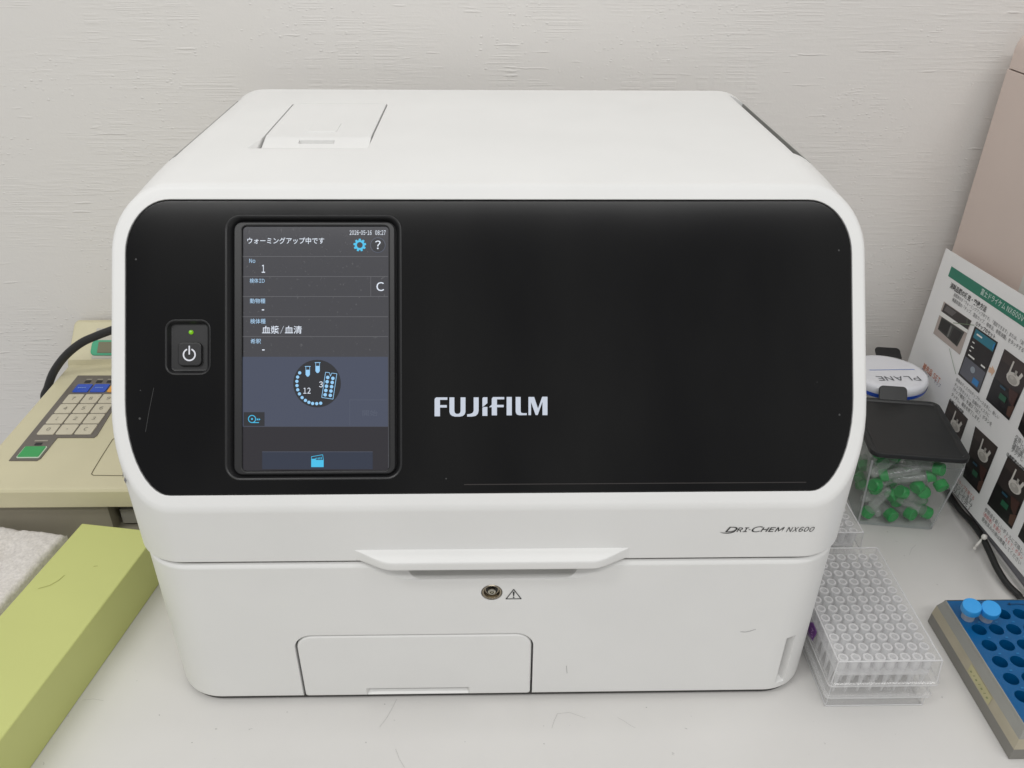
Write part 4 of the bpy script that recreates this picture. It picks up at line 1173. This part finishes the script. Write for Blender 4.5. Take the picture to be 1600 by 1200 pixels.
# white round lid lying on the rear box
DZ = 0.0760
dk = thing('round_lid', (0.3975, 0.3130, DZ), 'white round lid with blue rim and grey lettering on the rear black box', 'lid')
Md = wm(dk) @ Matrix.Rotation(R_(-3), 4, 'X') @ Matrix.Translation((0, 0, 0.002))
M_PORC = mat('white_glaze', srgb(236, 237, 243), 0.22, coat=0.3)
lathe('disc', [(0.030, 0.0), (0.0365, 0.0004), (0.0385, 0.0024), (0.0394, 0.0078), (0.0391, 0.0108), (0.0380, 0.0130), (0.0356, 0.0141), (0.031, 0.0144), (0.0, 0.0145)], M_PORC, dk, n=64, M=Md, cap1=False, angle=50)
lathe('blue_rim', [(0.0372, 0.0005), (0.0390, 0.0020), (0.0395, 0.0042), (0.0396, 0.0058)], mat('cobalt_band', srgb(40, 84, 196), 0.25), dk, n=64, M=Md, cap0=False, cap1=False)
def dpt(u, v):
    q = Md.inverted() @ on_plane(u, v, Md @ Vector((0, 0, 0.0144)), Md.to_3x3() @ Vector((0, 0, 1))); return q
def dflat(): return Flat(lambda x, y: Md @ Vector((x, y, 0.01475)))
# writing stands upside down as seen from here
l0, l1 = dpt(1358.5, 578.5), dpt(1429, 577.5)
fl = dflat(); fl.line(l0.x, l0.y, l1.x, l1.y, 0.0010); fl.build('blue_line', mat('blue_line_print', srgb(110, 140, 205), 0.4), dk)
fl = dflat(); a = dpt(1434, 588.5); b_ = dpt(1371, 592); fl.text('PLANE', a.x, max(a.y, b_.y) + 0.0005, b_.x, max(a.y, b_.y) - 0.0085, bold=0.004)
fl.build('lettering', mat('grey_letter_print', srgb(92, 94, 100), 0.45), dk)

# ------------------------------------------------------------------ blue tube rack
M_BLUE = mat('blue_rack_plate', srgb(0, 90, 146), 0.35, noise=0.12, nscale=60)
M_FROST = mat('grey_frosted_side', srgb(158, 158, 152), 0.5, noise=0.12, nscale=35)
br_ = thing('blue_tube_rack', (0.415, 0.005, 0), 'blue tube rack with round holes and frosted sides at the lower right', 'tube rack')
X0, X1, Y0, Y1 = 0.3568, 0.474, -0.0500, 0.0635
blk = box('top_plate', X0, X1, Y0, Y1, 0.010, 0.029, M_BLUE, br_, r=0.001, bev=0.0006)
cutters = []
hx0, hdx, hy0, hdy = 0.3677, 0.01335, 0.0488, 0.0151
V = []; Fc = []
for i in range(8):
    for j in range(7):
        v_, f_ = lathe_data([(0.0053, 0.0125), (0.0053, 0.04)], 24, Matrix.Translation((hx0 + i * hdx, hy0 - j * hdy, 0)))
        f_.append(tuple(range(23, -1, -1))); f_.append(tuple(range(24, 48)))
        Fc += [tuple(k + len(V) for k in f) for f in f_]; V += v_
c = from_data('cutter', V, Fc, M_BLUE, smooth=False)
boolean(blk, [c])
def side_ring(z, e): return [(X0 - e, Y0 - e, z), (X1 + e, Y0 - e, z), (X1 + e, Y1 + e, z), (X0 - e, Y1 + e, z)]
loft('frosted_side', [side_ring(0.0265, 0.0012), side_ring(0.020, 0.0036)], M_FROST, br_, cap0=False, cap1=False, smooth=False)
loft('upper_edge', [side_ring(0.0292, 0.0001), side_ring(0.0290, 0.0006), side_ring(0.0265, 0.0012)], M_FROST, br_, cap0=False, cap1=False, smooth=False)
loft('tape_band', [side_ring(0.0200, 0.0036), side_ring(0.0105, 0.0046)], mat('cream_tape', srgb(186, 178, 156), 0.5, noise=0.15, nscale=45), br_, cap0=False, cap1=False, smooth=False)
loft('base', [side_ring(0.0105, 0.0046), side_ring(0.0008, 0.0050), side_ring(0.0, 0.0046)], mat('grey_rack_base', srgb(132, 130, 124), 0.5, noise=0.08), br_, cap0=False, cap1=True, smooth=False)
# yellowed label with worn writing on the left side
def on_side(t, y, d=0.0003):   # t 0..1 up the tape band
    e = 0.0046 + (0.0036 - 0.0046) * t
    return Vector((X0 - e - d, y, 0.0105 + 0.0095 * t))
fl = Flat(lambda t, y: on_side(t, y)); fl.rect(0.12, -0.020, 0.92, 0.010); fl.build('label_tape', mat('yellow_tape', srgb(200, 194, 150), 0.55, noise=0.15, nscale=90), br_)
fl = Flat(lambda t, y: on_side(t, y, 0.0006))
for k in range(7):
    y = 0.007 - k * 0.0038; fl.line(0.40, y, 0.62, y - 0.0018, 0.0007) if k % 2 else fl.line(0.38, y, 0.55, y - 0.001, 0.0016)
tag(fl.build('worn_writing', mat('faded_green_ink', srgb(140, 146, 106), 0.6), br_), kind='stuff')
# pale index marks beside the holes, arrow scratch
fl = Flat(lambda x, y: Vector((x, y, 0.0294)))
for i in range(7):
    for j in range(6):
        x, y = hx0 + i * hdx + 0.0035, hy0 - j * hdy - 0.0080
        fl.rect(x - 0.0010, y - 0.0006, x + 0.0010, y + 0.0006)
tag(fl.build('index_marks', mat('pale_blue_mark', srgb(44, 122, 176), 0.5), br_), kind='stuff')
fl = Flat(lambda x, y: Vector((x, y, 0.0294)))
r0 = lambda u, v: cpt(u, v, 0.0294)
fl.line(*r0(1577, 944), *r0(1590, 943.5), 0.0007).line(*r0(1590, 943.5), *r0(1604, 945), 0.0007).poly([r0(1573.5, 944), r0(1578, 941), r0(1579, 946)])
fl.build('arrow_mark', mat('dark_blue_mark', srgb(8, 44, 80), 0.5), br_)
# two tubes with blue caps
M_BCAP = mat('sky_blue_cap', srgb(52, 156, 226), 0.4)
for k, (u, v, ix, lean, lb) in enumerate(((1519, 946, 0, (0.05, 0.10), 'blue capped tube in the far left corner hole of the blue rack'), (1549, 950, 1, (0.10, 0.02), 'blue capped tube right of the corner one in the blue rack'))):
    x, y = hx0 + ix * hdx, hy0
    t = thing('capped_tube', (x, y, 0.0126), lb, 'tube', 'blue capped tubes in the rack')
    ctr = on_plane(u, v, (0, 0, 0.0455), (0, 0, 1))
    d = (ctr - Vector((x, y, 0.0125))).normalized()
    Mt_ = Matrix.Translation((x, y, 0.0126)) @ d.to_track_quat('Z', 'Y').to_matrix().to_4x4()
    L_ = (ctr - Vector((x, y, 0.0126))).length
    lathe('tube_body', [(0.0030, 0.0), (0.0046, 0.002), (0.0048, L_ - 0.008), (0.0058, L_ - 0.008), (0.0058, L_ - 0.004)], M_TIP, t, n=24, M=Mt_)
    lathe('cap', [(0.0066, L_ - 0.0064), (0.0070, L_ - 0.0058), (0.0069, L_ - 0.0008), (0.0064, L_), (0.0056, L_ + 0.0002), (0.0, L_ + 0.0003)], M_BCAP, t, n=32, M=Mt_, cap1=False, angle=40)

# ------------------------------------------------------------------ cabinet, instruction sheet, cable on the right
M_MAUVE = mat('mauve_beige_case', srgb(215, 199, 190), 0.5, noise=0.04, nscale=10, bump=0.08, bevel=0.0008)
cb = thing('beige_cabinet', (0.62, 0.25, 0), 'tall beige instrument case standing against the wall at the right edge', 'lab instrument')
KX = 0.4795
box('case_body', KX, 0.80, 0.06, 0.404, 0.0, 0.3655, M_MAUVE, cb, r=0.003, bev=0.0008)
slab('case_top', lambda i: rrect(0.32 - 2 * i, 0.344 - 2 * i, max(0.006 - i, 0.001), 4, KX + 0.16, 0.232), 0.3667, 0.405, M_MAUVE, cb, bev=0.022, seg=6)
# paper label stuck on the case
lbp = [(KX - 0.0004, 0.281, 0.195), (KX - 0.0004, 0.281, 0.262), (KX - 0.0004, 0.12, 0.262), (KX - 0.0004, 0.12, 0.195)]
polys_mesh('paper_label', [lbp], mat('label_paper', srgb(212, 212, 206), 0.6), cb)
fl = Flat(lambda y, z: Vector((KX - 0.0007, y, z)))
for a in ((0.274, 0.214, 0.20, 0.214), (0.274, 0.214, 0.274, 0.225), (0.274, 0.225, 0.20, 0.225), (0.272, 0.2195, 0.20, 0.2195)): fl.line(*a, 0.0005)
fl.build('label_print', M_INK, cb)
# grey plinth along the foot of the case
M_PL = mat('grey_plinth', srgb(150, 150, 158), 0.45)
box('plinth', 0.4490, KX - 0.0005, 0.03, 0.30, 0.0, 0.0125, M_PL, cb, r=0.0015, bev=0.001)
box('plinth_edge', 0.4464, 0.4488, 0.03, 0.30, 0.0, 0.0045, mat('white_edge_trim', srgb(205, 204, 202), 0.45), cb, r=0.0008, bev=0.0008)

# sheet
SR = -Vector((0.0529, 0.9924, -0.1110)); SR.normalize()
SB = Vector((0.4472, 0.3727, 0.0)); STL = Vector((0.4669, 0.3930, 0.1916))
SE = (STL - SB).normalized(); SE = (SE - SR * SE.dot(SR)).normalized()
SN = SR.cross(SE).normalized()
if SN.x > 0: SN = -SN
SHH, SHW = 0.1955, 0.335
sheet = thing('instruction_sheet', tuple(SB + Vector((0, 0, 0.001))), 'printed white instruction sheet with green heading and dark photos leaning on the beige case', 'sheet')
def SP(a, d, o_=0.0): return STL + SR * a - SE * d + SN * o_
def sh(u, v):
    q = on_plane(u, v, STL, SN) - STL; return (q.dot(SR), -q.dot(SE))
sm_ = mat('laminated_paper', srgb(240, 240, 240), 0.35, noise=0.02, coat=0.2)
V = [SP(0, 0), SP(SHW, 0), SP(SHW, SHH), SP(0, SHH)]
loft('paper', [[v for v in V], [v - SN * 0.0008 for v in V]], sm_, sheet, smooth=False)
INKS = {}
def ink(color):
    if color not in INKS: INKS[color] = mat('print_ink', srgb(*color), 0.4)
    return INKS[color]
def sflat(d): return Flat(lambda a, e: SP(a, e, d))
WHT = (236, 236, 232); INK = (60, 60, 62)
GREEN = sflat(0.0002); GREEN.poly([sh(1487, 416), (SHW - 0.02, sh(1487, 416)[1]), (SHW - 0.02, sh(1482, 433)[1] - 0.0008), (sh(1487, 416)[0], sh(1482, 433)[1] - 0.0008)]).build('heading_band', ink((24, 122, 98)), sheet)
def stext(col, s, p0, p1, k=1.0, bold=0.0, n=None):
    """text whose top edge runs from p0 to p1 in the photograph"""
    a0, d0 = sh(*p0); a1, d1 = sh(*p1)
    V_, F_, bb = text_tris(s, 0, bold)
    w_ = bb[2] - bb[0]; h_ = (bb[3] - bb[1]) * (a1 - a0) / w_ * k
    sflat(0.0004).text(s, a0, (d0 + d1) / 2 + h_, a1, (d0 + d1) / 2, 0, bold).build('text_line', ink(col), sheet)
def photo(q, items=(), base=(38, 32, 32)):
    c_ = [sh(*p) for p in q]
    def at(x, y):
        return tuple((1 - x) * (1 - y) * c_[0][k] + x * (1 - y) * c_[1][k] + x * y * c_[2][k] + (1 - x) * y * c_[3][k] for k in (0, 1))
    ph = sflat(0.0003).poly([at(0, 0), at(1, 0), at(1, 1), at(0, 1)]).build('printed_photo', ink(base), sheet)
    for k, (col, pl) in enumerate(items): sflat(0.00035 + 0.00004 * k).poly([at(*p) for p in pl]).build('photo_patch', ink(col), ph)
def rc(x0, y0, x1, y1): return [(x0, y0), (x1, y0), (x1, y1), (x0, y1)]
def el(cx, cy, rx, ry, n=14): return [(cx + rx * math.cos(2 * math.pi * k / n), cy + ry * math.sin(2 * math.pi * k / n)) for k in range(n)]
z3 = lambda x, y: (1420 + x / 4.615, 380 + y / 4.615)
z4 = lambda x, y: (1460 + x / 3.336, 600 + y / 3.336)
z5b = lambda x, y: (1320 + x / 3.157, 480 + y / 3.157)
PINK = (178, 166, 160)
photo([z3(255, 420), z3(455, 560), z3(370, 805), z3(178, 650)], [
    ((52, 46, 46), [(0.06, 0.02), (1, 0.0), (0.97, 0.30), (0.04, 0.30)]), ((96, 92, 92), [(0.14, 0.05), (0.5, 0.05), (0.4, 0.22), (0.1, 0.22)]),
    (WHT, [(0.0, 0.29), (1.0, 0.27), (1.0, 0.36), (0.0, 0.42)]), ((60, 62, 60), [(0.1, 0.42), (0.92, 0.38), (0.85, 0.86), (0.1, 0.80)]),
    ((24, 22, 24), [(0.12, 0.46), (0.45, 0.44), (0.42, 0.78), (0.12, 0.76)]), ((110, 110, 108), [(0.46, 0.46), (0.52, 0.46), (0.5, 0.8), (0.46, 0.8)]), ((36, 34, 36), [(0.58, 0.46), (0.86, 0.44), (0.8, 0.82), (0.55, 0.8)])], PINK)
photo([z3(478, 598), z3(645, 715), z3(508, 1083), z3(357, 945)], [
    ((38, 120, 140), rc(0.08, 0.03, 0.95, 0.20)), ((30, 26, 30), rc(0.05, 0.22, 0.97, 0.60)), ((92, 94, 104), rc(0.05, 0.60, 0.97, 0.96)), (WHT, rc(0.18, 0.09, 0.42, 0.12)),
    (WHT, rc(0.12, 0.27, 0.22, 0.29)), (WHT, rc(0.12, 0.36, 0.26, 0.38)), (WHT, rc(0.12, 0.44, 0.2, 0.46)), (WHT, rc(0.14, 0.52, 0.42, 0.55)), (WHT, rc(0.72, 0.52, 0.9, 0.55)), ((150, 160, 170), el(0.5, 0.72, 0.10, 0.06)), ((46, 130, 196), rc(0.62, 0.82, 0.88, 0.93)), ((46, 130, 196), rc(0.9, 0.06, 0.95, 0.16))])
def disc_photo(q, s=0.0):
    PALE, MID = (204, 200, 194), (170, 166, 160)
    photo(q, [((62, 52, 50), rc(0.04, 0.02, 0.96, 0.20)), ((20, 17, 18), rc(0.0, 0.55, 1, 1)), (PALE, el(0.60, 0.35, 0.24, 0.105)), (PALE, [(0.40, 0.08), (0.45, 0.08), (0.45, 0.31), (0.39, 0.31)]), (MID, [(0.58, 0.19), (0.66, 0.19), (0.66, 0.28), (0.58, 0.28)]), (PALE, [(0.78, 0.16), (0.86, 0.19), (0.80, 0.30), (0.72, 0.28)]),
        (MID, el(0.60, 0.37, 0.17, 0.07)), ((188, 184, 178), el(0.56, 0.34, 0.07, 0.03)), ((38, 76, 96), rc(0.30, 0.58, 0.52, 0.62)), ((34, 92, 66), rc(0.40, 0.70, 0.66, 0.80)), ((70, 44, 40), [(0.6, 0.52), (0.95, 0.50), (0.95, 0.78), (0.75, 0.7)]), ((86, 60, 50), [(0.8, 0.8), (1, 0.72), (1, 0.95), (0.85, 0.95)])], (48, 40, 40))
disc_photo([(1570, 545), (1613, 577), (1577, 657), (1541, 624)])
disc_photo([(1484, 624), (1513, 655), (1490, 720), (1462, 690)])
disc_photo([z4(215, 220), z4(333, 330), z4(235, 573), z4(150, 480)])
disc_photo([(1575.4, 712.4), (1614, 748), (1581, 827), (1543, 787)])
disc_photo([(1602, 638), (1645, 675), (1625, 720), (1591, 670)])
disc_photo([(1603, 810), (1645, 850), (1630, 885), (1591, 838)])
stext((206, 226, 218), '富士ドライケム NX600V', z3(528, 338), (1600 + 4, 490), bold=0.01)
stext(INK, '消耗品類の補充・交換方法', z3(308, 285), z3(572, 452), bold=0.02)
stext((96, 96, 98), '画面表示が「ウォーミングアップ中です」「測定できます」または、「測', z3(332, 358), z3(836, 706))
stext((96, 96, 98), '機器前面の「チップ、混合カップ、検体法、参照液類」をタッチする', z3(322, 388), z3(836, 760))
stext(INK, '①チップのセット', z3(492, 562), z3(632, 660), bold=0.02)
stext((205, 120, 82), '補充品 SET', z3(112, 862), z3(236, 968), bold=0.01)
stext((130, 130, 150), 'カップ', z3(100, 890), z3(160, 942)); stext((130, 130, 150), 'チップ', z3(192, 975), z3(236, 1018))
for k, s in enumerate(('既存のディスクのチップケースを外し、新しい', 'チップをセットし、左端のディスクに', '（チップ補充）を選び「SET」ボタンを', 'タッチし、補充を終了します。')):
    dx, dy = -2.4 * k, 7.6 * k
    stext((92, 92, 94), s, (1495 + dx, 592 + dy), (1495 + dx + 46 * len(s) / 14, 592 + dy + 37 * len(s) / 14))
stext(INK, '②検体法の交換', z4(84, 74), z4(158, 140), bold=0.02)
stext(INK, '③参照液の交換', z4(384, 352), z4(474, 440), bold=0.02)
for k, s in enumerate(('空カップを捨てる', 'セットします。', '以上で完了')):
    stext((200, 120, 110) if k == 0 else (110, 110, 112), s, z4(122 - 6 * k, 488 + 22 * k), z4(122 - 6 * k + 92, 488 + 22 * k + 98))
for k, s in enumerate(('参照液を新しいボトルに交換し、', '（参照液）を選び、「ＳＥＴ」ボタン', '使用済みの液は廃棄してください')):
    stext(((110, 110, 112), (196, 84, 84), (110, 110, 112))[k], s, z4(270 - 8 * k, 640 + 26 * k), z4(270 - 8 * k + 205, 640 + 26 * k + 232))
for k, s in enumerate(('交換した', '新しい液', '確認後、', 'タッチし')):
    stext((110, 110, 112), s, z4(430 - 7 * k, 258 + 22 * k), z4(490 - 7 * k, 320 + 22 * k))
def gline(p0, p1): sflat(0.0009).line(*sh(*p0), *sh(*p1), 0.0006).build('pointer_line', ink((120, 140, 112)), sheet)
gline(z3(325, 575), z3(480, 592)); gline(z3(298, 760), z3(345, 945)); gline(z3(428, 540), z3(425, 590))
sflat(0.0003).poly([sh(*z3(583, 890)), sh(*z3(600, 900)), sh(*z3(604, 882)), sh(*z3(624, 925)), sh(*z3(596, 958)), sh(*z3(598, 940)), sh(*z3(575, 928))]).build('arrow', ink((222, 184, 156)), sheet)

# black cable along the foot of the case with a white tie
ck = [(0.4440, 0.2300, 0.004), on_plane(1500, 797, (0, 0, 0.008), (0, 0, 1)), on_plane(1517, 815, (0, 0, 0.010), (0, 0, 1)), on_plane(1534, 838, (0, 0, 0.011), (0, 0, 1)), on_plane(1546, 862, (0, 0, 0.010), (0, 0, 1)),
      on_plane(1557, 886, (0, 0, 0.008), (0, 0, 1)), on_plane(1572, 910, (0, 0, 0.006), (0, 0, 1)), on_plane(1590, 928, (0, 0, 0.005), (0, 0, 1)), on_plane(1610, 943, (0, 0, 0.004), (0, 0, 1)), (0.49, 0.055, 0.004)]
o = tube('signal_cable', ck, 0.0028, M_RUBBER, n=12)
tag(o, 'thin black cable running along the table edge of the leaning sheet', 'cable')
q0 = on_plane(1535, 842, (0, 0, 0.012), (0, 0, 1)); q1 = on_plane(1538, 839, (0, 0, 0.016), (0, 0, 1)); q2 = on_plane(1526, 852, (0, 0, 0.008), (0, 0, 1))
tie = thing('cable_tie', tuple(q2 - Vector((0, 0, 0.006))), 'small white tie clipped round the black cable by the sheet', 'cable tie')
M_TIE = mat('white_nylon', srgb(224, 222, 216), 0.4)
tube('strap', [q2 - Vector((0.004, 0.004, 0.0)), q2, q0, q1], 0.0012, M_TIE, tie, n=8)
lathe('tie_head', [(0.0, -0.003), (0.0020, -0.0018), (0.0026, 0.0), (0.0020, 0.0018), (0.0, 0.003)], M_TIE, tie, n=12, M=Matrix.Translation(q1), cap0=False, cap1=False)

# hairs and specks lying on the bench
hv = []
def hair(pts, w_):
    P_ = [on_plane(u, v, (0, 0, 0.0003), (0, 0, 1)) for u, v in pts]
    for k in range(len(P_) - 1):
        d = P_[k + 1] - P_[k]; n_ = Vector((-d.y, d.x, 0)).normalized() * w_
        b = len(hv); hv.extend([P_[k] + n_, P_[k + 1] + n_, P_[k + 1] - n_, P_[k] - n_])
for pts in (((620, 1092), (612, 1108), (604, 1122), (593, 1136)), ((862, 1138), (866, 1126), (871, 1115), (890, 1113), (915, 1122)), ((965, 1121), (976, 1127), (986, 1134), (993, 1137)), ((618, 1170), (624, 1186), (632, 1199)), ((128, 1094), (146, 1092), (162, 1095)), ((1421, 867), (1424, 858), (1431, 851))):
    hair(pts, 0.00007)
for u, v in ((601, 1100), (850, 1162), (249, 1117), (1010, 1105), (300, 1160)):
    hair(((u - 1, v), (u + 1, v + 0.4)), 0.00025)
hf = [tuple(range(4 * k, 4 * k + 4)) for k in range(len(hv) // 4)]
o = from_data('dust_hairs', hv, hf, mat('grey_hair', (0.34, 0.33, 0.32), 0.7), None, smooth=False, fix=False)
tag(o, 'few loose hairs and specks lying on the bench', 'dust', kind='stuff')
